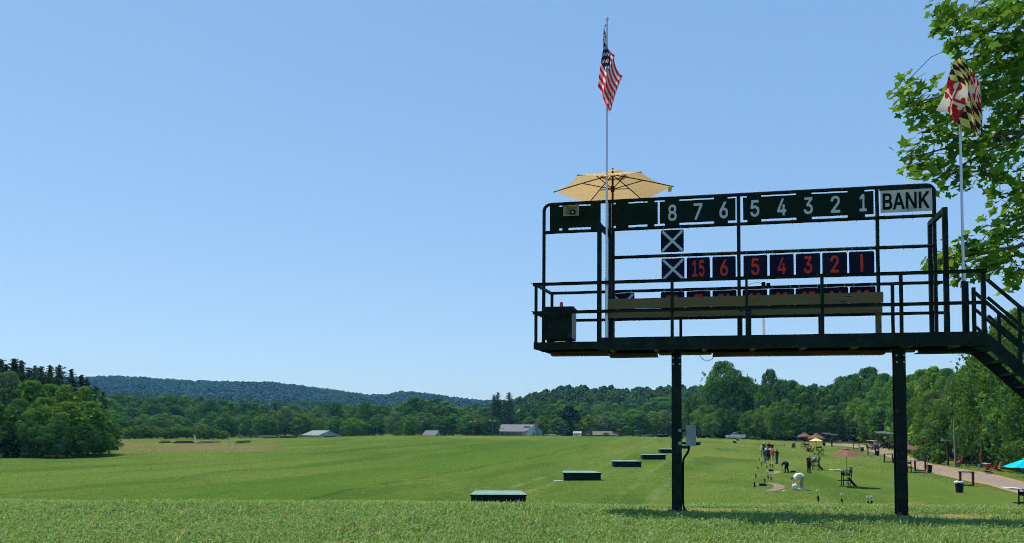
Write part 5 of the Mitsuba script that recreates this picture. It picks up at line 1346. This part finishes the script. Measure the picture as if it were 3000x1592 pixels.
def gable(name, label, corner, d, rz, L, W, ye, yr, wall, roof, cat_='house', over=.35, z0=None, openings=None):
    """a gabled building; its near right corner is seen at photo x = corner; the long side runs left of it, the gable right; ye, yr: photo y of eave and ridge"""
    C = at_y(corner, ye, d)
    ze = C[2]; zr = at_y(corner, yr, d + W * .5 * math.cos(rz))[2]
    z0 = float(terrain(C[0], d)) if z0 is None else z0
    # local frame: x along the long side to the left end, y along the gable
    ex = np.array([-math.cos(rz), math.sin(rz), 0]); ey = np.array([math.sin(rz), math.cos(rz), 0])
    M = np.eye(4); M[:3, 0], M[:3, 1], M[:3, 3] = -ex, ey, [C[0], C[1], z0]
    th = Thing(name, label, cat_, M=M)
    he, hr = ze - z0, zr - z0
    openings = openings(he, hr) if openings else ([], [])
    cut = lambda g, o: g.difference(unary_union([sbox(*q) for q in o])) if o else g
    gp = Polygon([(0, -.5), (W, -.5), (W, he), (W / 2, hr), (0, he)])
    th.part('wall', extr(cut(sbox(-L, -.5, -.205, he), [(q[0], q[2], q[1], q[3]) for q in openings[0]]), .2, y0=.0), wall)
    th.part('wall', extr(sbox(-L, -.5, -.205, he), .2, y0=W - .2), wall)
    th.part('gable_wall', extr(cut(gp, [(q[0], q[2], q[1], q[3]) for q in openings[1]]), .2, 'yz', -.2), wall)
    th.part('gable_wall', extr(gp, .2, 'yz', -L - .205), wall)
    for k, ops in enumerate(openings):
        for q in ops:
            if q[4] == 'open': continue
            c = [(q[0], q[2]), (q[1], q[2]), (q[1], q[3]), (q[0], q[3])]
            v = np.array([(x, .12, z) if k == 0 else (-.12, x, z) for x, z in c])
            th.part('window', (v, np.array([[0, 1, 2, 3]])), 'mat_pane')
    sl = (hr - he) / (W / 2)
    for a, b in ((-over, W / 2 + .02), (W + over, W / 2 - .02)):
        za, zb = he - over * sl + .06, hr + .06
        v = np.array([[-L - over, a, za], [over, a, za], [over, b, zb], [-L - over, b, zb]]); v2 = v + [0, 0, .12]
        th.part('roof', (np.vstack([v, v2]), np.array([[0, 1, 2, 3], [7, 6, 5, 4], [0, 4, 5, 1], [1, 5, 6, 2], [2, 6, 7, 3], [3, 7, 4, 0]])), roof)
    return th, he, hr
scene['mat_pane'] = {'type': 'thindielectric'}
GREYROOF = diffuse('mat_grey_shingle', mikit.proc(lambda p, n, uv: mix((.085, .105, .135), (.115, .138, .17), cell_rand(p.x * 1.2, p.y * 1.2, p.z * 4))), .8)
BARNW = diffuse('mat_barn_wall', mikit.proc(lambda p, n, uv: mix((.33, .36, .345), (.40, .42, .405), noise(p.x * 2, p.y * 2, p.z * .3))), .7)
BARNR = diffuse('mat_barn_roof', mikit.proc(lambda p, n, uv: mix((.10, .165, .16), (.15, .205, .195), noise(p.x * 1.5, p.y * 1.5, p.z))), .5)
PALEW = diffuse('mat_house_siding', mikit.proc(lambda p, n, uv: mix((.45, .54, .55), (.50, .59, .60), smoothstep(.1, .3, p.z * 5 - dr.floor(p.z * 5)))), .7)
BROWNROOF = diffuse('mat_brown_shingle', mikit.proc(lambda p, n, uv: mix((.095, .092, .092), (.14, .135, .13), cell_rand(p.x, p.y, p.z * 4))), .85)
BRICK = diffuse('mat_red_brick', worn((.16, .06, .045), (.22, .10, .07), 2.0), .85)

th, he, hr = gable('barn', 'pale metal barn with green roof at the far edge of the field', 932, 300, .70, 9.8, 10.2, 1277, 1263, BARNW, BARNR, 'barn', openings=lambda he, hr: ([], [(2.6, 5.88, -.4, he * .88, 'open'), (6.12, 8.0, -.4, he * .88, 'open')]))
th.part('door_frame', cat(bx(.021, .04, 2.45, 2.6, 0, he * .9), bx(.021, .04, 8.0, 8.15, 0, he * .9), bx(.021, .04, 5.9, 6.1, 0, he * .88)), BARNW)
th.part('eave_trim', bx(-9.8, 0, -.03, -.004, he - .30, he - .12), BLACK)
th.part('corner_trim', bx(-.12, .02, -.05, -.004, 0, he - .3), GREYBOX)
th, he, hr = gable('barn', 'small grey barn roof half sunk behind the field crest', 1274, 306, .45, 5.2, 4.6, 1276, 1263, BARNW, GREYROOF, 'barn', openings=lambda he, hr: ([], [(1.5, 3.0, he * .8, he * 1.15, 'open')]))
th, he, hr = gable('house', 'pale house with long grey roof, porch and chimney beyond the field', 1543, 318, .62, 15.5, 11.0, 1263, 1245.5, PALEW, GREYROOF, openings=lambda he, hr: ([(-15.0 + k * 2.6 + .6, -15.0 + k * 2.6 + 1.9, .6, he - .85, 'pane') for k in range(6) if k < 5] , [(4.2, 5.3, .1, he * .75, 'pane'), (8.3, 9.2, he * .45, he * .8, 'pane'), (4.9, 5.5, he * 1.05, he * 1.25, 'open')]))
for k in range(6):
    x = -15.5 + .5 + k * 2.6
    th.part('porch_post', bx(x - .09, x + .09, -1.9, -1.72, -.4, he - .40), WHITE)
    th.part('window_frame', cat(bx(x + .5, x + .6, -.03, -.004, .5, he - .75), bx(x + 1.9, x + 2.0, -.03, -.004, .5, he - .75)), 'mat_red_brick')
v = np.array([[-16.2, -2.2, he - .38], [.3, -2.2, he - .38], [.3, -.3, he - .02], [-16.2, -.3, he - .02]])
th.part('porch_roof', (np.vstack([v, v + [0, 0, .1]]), np.array([[3, 2, 1, 0], [4, 5, 6, 7], [0, 1, 5, 4], [1, 2, 6, 5], [2, 3, 7, 6], [3, 0, 4, 7]])), GREYROOF)
th.part('chimney', cat(bx(.004, .7, 6.0, 7.1, -.3, hr + .3), bx(-.02, .74, 5.95, 7.15, hr + .31, hr + .45)), GREYBOX)
for x in (-2.4, -.9):
    th.part('dormer', bx(x - .4, x + .4, 2.0, 3.2, he + (hr - he) * .36, he + (hr - he) * .78), GREYBOX)
th, he, hr = gable('house', 'low brown roofed house with brick chimney right of the pale house', 1792, 322, .10, 11.5, 8.0, 1276, 1265, BRICK, BROWNROOF, openings=lambda he, hr: ([(-6 + k * 2.0, -4.8 + k * 2.0, he * .35, he * .85, 'pane') for k in range(3)], []))
th.part('chimney', bx(-8.7, -7.5, -.8, -.004, -.4, hr + .7), BRICK)
th, he, hr = gable('shed', 'low dark green shed at the right end of the brown roofed house', 1816, 326, .3, 5.0, 5.0, 1277, 1268, TRAPSIDE, BROWNROOF, 'shed', openings=lambda he, hr: ([(-2.6, -1.6, 0, he * .9, 'open')], []))
th, he, hr = gable('trailer', 'white camper trailer left of the brown roofed house', 1703, 316, .15, 3.0, 2.4, 1269, 1266.5, BAG, BAG, 'trailer', over=.05, openings=lambda he, hr: ([(-2.4, -1.4, he * .55, he * .8, 'pane')], []))
P = at_y(1619, 1275, 300.)
single('tarpaulin', xf(cat(bar((-2.8, 0, .25), (2.8, 0, .05), 2.0, .12), bar((-1.0, .3, .30), (1.2, .3, .34), 1.2, .14)), mat4((P[0], P[1], P[2] - .25), .1)), BAG, 'bright white tarpaulin spread low behind the crest beside the house', 'tarpaulin')
# long low sheds left of the barn
for x0, x1, mat, lab in ((762, 811, GREYBOX, 'low grey open shed left of the red one by the barn'), (815, 868, BRICK, 'low red brown shed just left of the barn')):
    A, B = at_y(x0, 1278.5, 292.), at_y(x1, 1278, 292.)
    z0 = terrain(A[0], 292.)
    th = Thing('low_shed', lab, 'shed')
    th.part('roof', bx(A[0], B[0], 291, 294.5, A[2] - .12, A[2] + .05), mat)
    th.part('back_wall', bx(A[0] + .05, B[0] - .05, 294.0, 294.2, z0 - .3, A[2] - .125), mat)
    for x in np.linspace(A[0] + .1, B[0] - .1, 5): th.part('post', bx(x - .08, x + .08, 291.1, 291.26, z0 - .3, A[2] - .125), mat)
def lamp_pole(px, pyt, d, label, two=True):
    P = at_y(px, pyt, d); zt = P[2]; z0 = terrain(P[0], d)
    th = Thing('light_pole', label, 'light pole')
    th.part('pole', tube([(P[0], d, z0 - .3), (P[0], d, zt)], [.12, .08], 7), GREYWOOD, smooth=50)
    th.part('crossarm', bx(P[0] - .9, P[0] + .9, d - .06, d + .06, zt - .12, zt - .02), STEEL)
    for s in ((-.8, .8) if two else (.8,)):
        th.part('lamp_head', mv(lathe([(0, .30), (.14, .26), (.30, .0), (.26, .0), (0, .12)], 10), (P[0] + s, d - .1, zt - .05)), BAG, smooth=40)
lamp_pole(1443, 1234, 305, 'tall light pole with two lamp heads left of the pale house')
lamp_pole(1386, 1236, 310, 'tall light pole with two lamp heads further left of the house')
lamp_pole(1232, 1236, 300, 'light pole standing just left of the small grey barn', False)
P = at_y(1523, 1198, 330.); z0 = terrain(P[0], 330.)
fl = Thing('flagpole', 'far thin flagpole behind the pale house', 'flagpole')
fl.part('pole', tube([(P[0], 330, z0), (P[0], 330, P[2])], [.07, .04], 6), GREYWOOD)
fl.part('finial', mv(lathe([(0, 0), (.08, .05), (0, .14)], 8), (P[0], 330, P[2])), ALU)
u, v = np.meshgrid(np.linspace(0, 1, 12), np.linspace(0, 1, 5))
g = np.stack([P[0] - .05 - 1.35 * u, 330 + .12 * np.sin(u * 9), P[2] - .25 - .9 * u - .55 * v + .08 * np.sin(u * 7)], -1)
i, j = np.meshgrid(np.arange(4), np.arange(11), indexing='ij')
single('flag', (g.reshape(-1, 3), np.stack([i * 12 + j, i * 12 + j + 1, (i + 1) * 12 + j + 1, (i + 1) * 12 + j], -1).reshape(-1, 4)), cloth('mat_pink_flag', (.75, .55, .52), .5), 'small pale red and white flag drooping above the pale house roof', 'flag', smooth=True)
# timbers and markers on the brown earth
for k, (a, b, w, lab) in enumerate((((468, 1304), (500, 1303), .45, 'short dark timber lying leftmost on the brown earth'), ((508, 1305), (570, 1301), .55, 'long dark timber stack left of the white banner'), ((579, 1299), (648, 1296), .40, 'long grey timber right of the white banner'), ((690, 1298), (735, 1296), .45, 'dark timber lying near the low sheds'))):
    A, B = at_y(*a, 182.), at_y(*b, 184.)
    A[2], B[2] = terrain(A[0], A[1]) + .15, terrain(B[0], B[1]) + .15
    A[2] = max(A[2], at_y(*a, 182.)[2]); B[2] = max(B[2], at_y(*b, 184.)[2])
    th = Thing('timber_pile', lab, 'timber', 'timbers on the brown earth')
    d = (B - A)
    th.part('beam', bar(A, B, .3, w * .5), BARK if k != 2 else GREYWOOD)
    th.part('beam', bar(A + d * .06 + [0, .3, .28], B - d * .1 + [0, .25, .25], .25, w * .45), BARK if k != 2 else GREYWOOD)
    th.part('beam', bar(A - d * .02 + [0, -.35, -.05], A + d * .6 + [0, -.3, -.05], .22, w * .4), BARK)
P = at_y(569, 1302, 178.); P[2] = terrain(P[0], 178.)
fb = Thing('feather_banner', 'white feather banner leaning on the brown earth at the left', 'banner', M=mat4(P, .2))
fb.part('pole', tube([(.1, 0, -.2), (.05, 0, 1.0), (-.25, 0, 2.0)], .02, 6), STEEL)
fb.part('cloth', extr(Polygon([(.08, .5), (.30, .9), (.25, 1.6), (-.05, 2.05), (-.27, 2.0), (-.1, 1.4), (.04, .9)]), .012, y0=-.006), BAG)
P = at_y(671, 1298, 184.); P[2] = terrain(P[0], 184.)
mp = Thing('marker_post', 'white marker post at the back edge of the brown earth', 'post', M=mat4(P, .3))
mp.part('post', bx(-.10, .10, -.06, .06, -.2, 1.35), 'mat_white_paint')
mp.part('cap', bx(-.13, .13, -.08, .08, 1.352, 1.40), 'mat_white_paint')
# small round targets and clumps lying in the far grass
for px, py, lab in ((2152, 1300, 'small dark clump in the far grass below the pickup truck, right one'), (2161, 1292, 'small dark clump in the far grass just below the pickup truck')):
    P = spot(px, py)
    v, f, c = broad_crown(400 + px, .55, 1.0, (.018, .034, .014), 6, 260, .07, .05)
    single('grass_tuft', (v + P, f), LEAF, lab, 'grass tuft', color=c)
P = spot(2492, 1333)
single('shell_bag', xf(cat(extr(roundrect(-.2, .2, 0, .22, .05), .2, y0=-.1), bx(-.42, -.24, -.08, .08, 0, .10)), mat4(P, .2)), BLACK, 'small black bag lying in the grass right of the brown umbrella', 'bag')
P = spot(2298, 1440); single('litter', xf(bx(-.12, .12, -.08, .08, 0, .07), mat4(P, .4)), BAG, 'small white scrap in the grass beside the nearest path', 'litter')

# ------------------------------------------------------------------ grass on the bank in front
def blades(n, x0, x1, y0, y1, hmin, hmax, wid, r, bend=.45, tones=None, zfun=None, spreadtone=.3):
    x, y = r.uniform(x0, x1, n), r.uniform(y0, y1, n)
    h = r.uniform(hmin, hmax, n) * r.uniform(.6, 1.2, n)
    a = r.uniform(0, 2 * np.pi, n)
    lean = r.uniform(.1, bend, n) * h
    ca, sa = np.cos(a), np.sin(a)
    w = wid * r.uniform(.6, 1.4, n)
    z = np.zeros(n) if zfun is None else zfun(x, y)
    def pt(k, side, dz): return np.stack([x + ca * lean * k - sa * w * side, y + sa * lean * k + ca * w * side, z + h * dz], 1)
    v = np.stack([pt(0, -1, -.1), pt(0, 1, -.1), pt(.35, 1, .55), pt(.35, -1, .55), pt(1.0, 0, .95)], 1).reshape(-1, 3)
    k = np.arange(n)[:, None] * 5
    f = np.concatenate([k + [0, 1, 2], k + [0, 2, 3], k + [3, 2, 4]])
    t = np.array(tones)[r.integers(len(tones), size=n)]
    c = np.clip(t * r.uniform(1 - spreadtone, 1 + spreadtone, (n, 1)), .004, .6)
    return v, f, np.repeat(c, 5, 0)
GT = [(.21, .36, .085), (.175, .32, .07), (.23, .37, .10), (.19, .34, .11), (.27, .36, .10), (.33, .36, .14)]
for k in range(4):
    r = np.random.default_rng(500 + k)
    v, f, c = blades(1150, -.56, .56, -.56, .56, .025, .075, .0060, r, 1.3, GT)
    v2, f2, c2 = blades(110, -.55, .55, -.55, .55, .07, .13, .008, r, 1.1, GT[:4] + [(.42, .42, .20)])
    # clover leaves and a few pale flower heads low in the sward
    m = 90
    P = np.stack([r.uniform(-.55, .55, m), r.uniform(-.55, .55, m), r.uniform(.03, .09, m)], 1)
    v3, f3, c3 = leaf_quads(P, r.normal(0, .35, (m, 3)) + [0, 0, 1], .020, tints((.20, .36, .12), m, r, .3, .1), r, .8)
    m = r.integers(1, 4)
    P = np.stack([r.uniform(-.5, .5, m), r.uniform(-.5, .5, m), r.uniform(.08, .12, m)], 1)
    v4, f4, c4 = leaf_quads(P, r.normal(0, .5, (m, 3)) + [0, -.6, .6], .009, np.full((m, 3), .62), r, 1.0)
    V, F = cat((v, f), (v2, f2), (v3, f3), (v4, f4))
    group_of(f'group_grass_{k}', (V, F), GRASSB, np.vstack([c, c2, c3, c4]))
tag('grass', 'short coarse green grass with clover covering the bank in front', 'grass', kind='stuff')
gr = np.random.default_rng(77)
n = 0
for gy_ in np.arange(9.6, 20.6, .93):
    half = .665 * gy_ + 1.2
    for gx_ in np.arange(-half, half, .93):
        n += 1
        x, y = gx_ + gr.uniform(-.15, .15), gy_ + gr.uniform(-.15, .15)
        s = gr.uniform(.85, 1.2)
        patchy = meshkit.fbm(np.array([x * .45, y * .45, 2.0]), 3, 9)
        hs = s * (.55 + .95 * patchy) * (1 - .45 * float(sstep(15.6, 18.5, gy_)))
        for qx, qy, rx in ((3.6, 16.1, 1.5), (8.0, 15.2, 1.4)):
            dd = math.hypot((x - qx) / rx, (y - qy) / .6)
            if dd < 1.3: hs *= max(.12, dd ** 2 / 1.7)
        zc = float(terrain(x, y)); e = .3
        sx_, sy_ = (float(terrain(x + e, y)) - zc) / e, (float(terrain(x, y + e)) - zc) / e
        rot = gr.uniform(0, 2 * np.pi); c_, n_ = math.cos(rot) * s, math.sin(rot) * s
        M = np.array([[c_, -n_, 0, x], [n_, c_, 0, y], [sx_ * c_ + sy_ * n_, -sx_ * n_ + sy_ * c_, hs, zc], [0, 0, 0, 1.0]])
        scene[f'grass__{n:03d}'] = {'type': 'instance', 'source': {'type': 'ref', 'id': f'group_grass_{gr.integers(4)}'}, 'to_world': T(M)}

# tufts that break up the mown field
r = np.random.default_rng(88)
n = 200000
yy = 1 / (1 / 36 - r.uniform(0, 1, n) ** .8 * (1 / 36 - 1 / 170))
xx = r.uniform(-.64, .64, n) * yy
w = (xx - LINE0[0]) * LN[0] + (yy - LINE0[1]) * LN[1]
keep = meshkit.fbm(np.stack([w * .4, yy * .12, 0 * w], -1), 3, 4) + r.uniform(-.4, .4, n) > .42
def in_road(x, y):
    L, R_ = np.array(rl), np.array(rr)
    return (x > np.interp(y, L[::-1, 1], L[::-1, 0]) - .3) & (x < np.interp(y, R_[::-1, 1], R_[::-1, 0]) + .3)
keep &= ~in_road(xx, yy)
xx, yy = xx[keep], yy[keep]
m = len(xx)
zz = terrain(xx, yy)
s = r.uniform(.5, 1.5, m) * (.026 + .0005 * yy)
a = r.uniform(0, np.pi, m)
vs = np.stack([np.stack([xx - np.cos(a) * s, yy - np.sin(a) * s, zz - .01], 1), np.stack([xx + np.cos(a) * s, yy + np.sin(a) * s, zz - .01], 1), np.stack([xx + r.normal(0, .4, m) * s, yy + r.normal(0, .4, m) * s, zz + s * r.uniform(.25, .6, m)], 1)], 1).reshape(-1, 3)
tn = np.array([(.19, .34, .075), (.15, .29, .06), (.24, .36, .10), (.34, .37, .15)])[r.choice(4, m, p=[.4, .35, .17, .08])] * r.uniform(.75, 1.25, (m, 1))
single('field_grass', (vs, np.arange(3 * m).reshape(-1, 3)), GRASSB, 'short mown grass tufts scattered over the lower field', 'grass', kind='stuff', color=np.repeat(tn, 3, 0))

# ------------------------------------------------------------------ the sycamore reaching in from the right
def star_leaf(r, size):
    """a five lobed leaf, folded along the midrib; in its own plane, stalk at the origin"""
    a = np.radians([0, 38, 62, 90, 118, 142, 180, 215, 270, 325])
    rad = np.array([.55, .30, .62, .34, .80, .34, .62, .30, .20, .30])
    a = np.radians([-100, -60, -20, 18, 52, 90, 128, 162, 200, 240, 280 - 20])
    rad = np.array([.30, .52, .34, .62, .40, .80, .40, .62, .34, .52, .30]) * r.uniform(.85, 1.1, 11)
    p = np.stack([np.cos(a) * rad, np.sin(a) * rad + .25, 0.10 * np.abs(np.cos(a) * rad) + r.normal(0, .03, 11)], 1)
    v = np.vstack([[[0, .25, 0]], p]) * size
    k = np.arange(11)
    return v, np.stack([0 * k, 1 + k, 1 + (k + 1) % 11], 1)
def rot_to(nrm, tip):
    z = nrm / np.linalg.norm(nrm); y = tip - z * (tip @ z); y /= np.linalg.norm(y); x = np.cross(y, z)
    return np.stack([x, y, z], 1)
REG = [(2755, 38, 45, 32, 16.2), (2850, 55, 110, 55, 16.6), (2955, 60, 70, 80, 17.0), (2795, 112, 42, 30, 14.6), (2900, 160, 80, 60, 16.8), (2972, 190, 50, 80, 17.2), (2850, 205, 40, 30, 16.8), (2935, 235, 60, 45, 17.0),
       (2638, 250, 24, 26, 15.8), (2672, 292, 44, 36, 15.9), (2735, 300, 48, 40, 16.1), (2715, 350, 50, 26, 16.0), (2700, 440, 40, 22, 15.9), (2678, 468, 22, 15, 15.9), (2762, 400, 44, 50, 16.1), (2765, 490, 60, 38, 16.0), (2742, 506, 22, 16, 16.0), (2800, 530, 34, 22, 16.1), (2830, 330, 60, 60, 16.4),
       (2905, 300, 60, 50, 16.8), (2965, 330, 45, 60, 17.0), (2880, 420, 80, 60, 16.5), (2962, 440, 45, 60, 17.0), (2850, 500, 60, 40, 16.3), (2905, 505, 40, 30, 16.6),
       (2960, 570, 45, 44, 16.8), (2935, 585, 24, 18, 16.6), (2985, 640, 24, 50, 17.0), (2925, 655, 34, 20, 16.5), (2965, 690, 44, 40, 16.8), (2900, 700, 46, 28, 16.4), (2905, 745, 60, 34, 16.4), (2840, 768, 44, 26, 16.0), (2780, 735, 34, 36, 15.7), (2762, 775, 24, 14, 15.6), (2795, 800, 32, 16, 15.7), (2965, 770, 40, 44, 16.7), (2975, 825, 28, 28, 16.7), (2890, 792, 30, 14, 16.2), (2820, 715, 18, 12, 15.9)]
for q in [(3060, 40, 70, 70, 17.2), (3160, 60, 80, 80, 17.6), (3270, 40, 80, 80, 18), (3060, 180, 60, 60, 17.3), (3170, 200, 80, 70, 17.8), (3290, 190, 80, 80, 18.2), (3060, 330, 60, 60, 17.2), (3170, 350, 80, 60, 17.6), (3290, 340, 80, 70, 18), (3070, 470, 60, 60, 17.2), (3180, 490, 80, 60, 17.6), (3300, 480, 80, 70, 18), (3070, 610, 60, 60, 17.2), (3180, 640, 80, 60, 17.6), (3300, 620, 80, 70, 18), (3070, 760, 60, 50, 17.0), (3170, 780, 70, 50, 17.5), (3290, 770, 70, 60, 18), (3420, 120, 80, 90, 18.4), (3440, 330, 80, 90, 18.8), (3440, 560, 80, 90, 18.8)]:
    REG.append(q)                                                # the rest of its crown, beyond the edge of the view
r = np.random.default_rng(99)
sy = Thing('sycamore_tree', 'bright green sycamore reaching in from the right edge with large lobed leaves', 'tree')
TX, TY = 15.2, 18.4
tz = float(terrain(TX, TY))
sy.part('trunk', tube([(TX, TY, tz - .4), (TX - .05, TY, tz + 1.5), (TX + .1, TY + .1, 4.5), (TX - .1, TY, 8), (TX, TY - .1, 11.5), (TX + .3, TY, 15)], [.46, .38, .31, .24, .15, .05], 12), PALEBARK, smooth=50)
clusters = []
for x, y, rx, ry, d in REG:
    m = max(3, int(rx * ry / 285))
    for _ in range(m):
        q = r.uniform(-1, 1, 2)
        while q @ q > 1: q = r.uniform(-1, 1, 2)
        clusters.append((at_y(x + q[0] * rx, y + q[1] * ry, d + r.normal(0, .35)), (x, y)))
limbs = [((TX, TY, 12.5), (2800, 60, 16.4)), ((TX, TY, 12.0), (2880, 170, 16.7)), ((TX, TY, 9.3), (2690, 300, 16.0)), ((TX, TY, 9.0), (2700, 455, 15.9)), ((TX, TY, 8.2), (2790, 500, 16.0)), ((TX, TY, 8.6), (2870, 400, 16.5)), ((TX, TY, 6.6), (2930, 570, 16.7)), ((TX, TY, 6.0), (2915, 660, 16.5)), ((TX, TY, 5.2), (2770, 760, 15.7)), ((TX, TY, 5.0), (2880, 770, 16.2)), ((TX, TY, 4.6), (2975, 800, 16.7)), ((TX, TY, 11.0), (2940, 270, 16.9))]
paths = []
for a, (px, py, d) in limbs:
    a, b = np.array(a, float), at_y(px, py, d)
    t = np.linspace(0, 1, 9)[:, None]
    wob = np.cumsum(r.normal(0, .07, (9, 3)), 0) * np.sin(np.pi * t)
    p = a * (1 - t) + b * t + wob + np.array([0, 0, 1]) * (.55 * np.sin(np.pi * t) - .25 * t * (1 - t))
    paths.append(p)
    sy.part('branch', tube(p, np.linspace(.085, .012, 9), 7), BARK, smooth=50)
allp = np.vstack(paths)
twigs, leaves, cols = [], [], []
nodes = [p for p in allp]
clusters.sort(key=lambda c: np.linalg.norm(allp - c[0], axis=1).min())
for c, _ in clusters:
    N2 = np.array(nodes)
    a = N2[np.argmin(np.linalg.norm(N2 - c, axis=1) + .15 * np.maximum(0, c[0] - N2[:, 0]))]
    nodes.append(c)
    mid = (a + c) / 2 + r.normal(0, .05, 3) + [0, 0, .06]
    twigs.append(tube([a, mid, c], [.010, .007, .004], 4))
    out = (c - a); out /= np.linalg.norm(out) + 1e-6
    for _ in range(r.integers(6, 11)):
        p = c + r.normal(0, .155, 3) - out * r.uniform(0, .25)
        size = r.uniform(.125, .235)
        nrm = np.array([-.25, .1, .9]) + r.normal(0, .55, 3)
        tip = out * .6 + r.normal(0, .6, 3) + [0, 0, -.7]
        R3 = rot_to(nrm, tip)
        v, f = star_leaf(r, size)
        leaves.append((v @ R3.T + p, f))
        t_ = np.array([(.16, .31, .03), (.12, .25, .028), (.20, .35, .036), (.075, .165, .026)][r.integers(4)]) * r.uniform(.8, 1.2)
        cols.append(np.repeat(t_[None], len(v), 0))
k_tw = sy.part('twigs', cat(*twigs), BARK); labels[k_tw] = {'kind': 'stuff'}
inside = lambda L: (lambda q: 0 < q[0] < 3000 and q[1] > 0)(np.array([CX, CY]) + 0 if False else _px(L[0].mean(0)))
def _px(P):
    d = P - np.array([0, 0, EYE]); z = d @ fwd
    return CX + FOCAL * (d @ rgt0) / z, CY - FOCAL * (d @ up0) / z
seen = [k for k in range(len(leaves)) if inside(leaves[k])]
area = lambda k: np.ptp(leaves[k][0], 0).sum() / leaves[k][0][:, 1].mean()
big = sorted(seen, key=area, reverse=True)[:300]
bs_ = set(big)
for k in big: sy.part('leaf', leaves[k], LEAF, color=cols[k])
rest = [k for k in range(len(leaves)) if k not in bs_]
kf = sy.part('foliage', cat(*[leaves[k] for k in rest]), LEAF, color=np.vstack([cols[k] for k in rest])); labels[kf] = {'kind': 'stuff'}
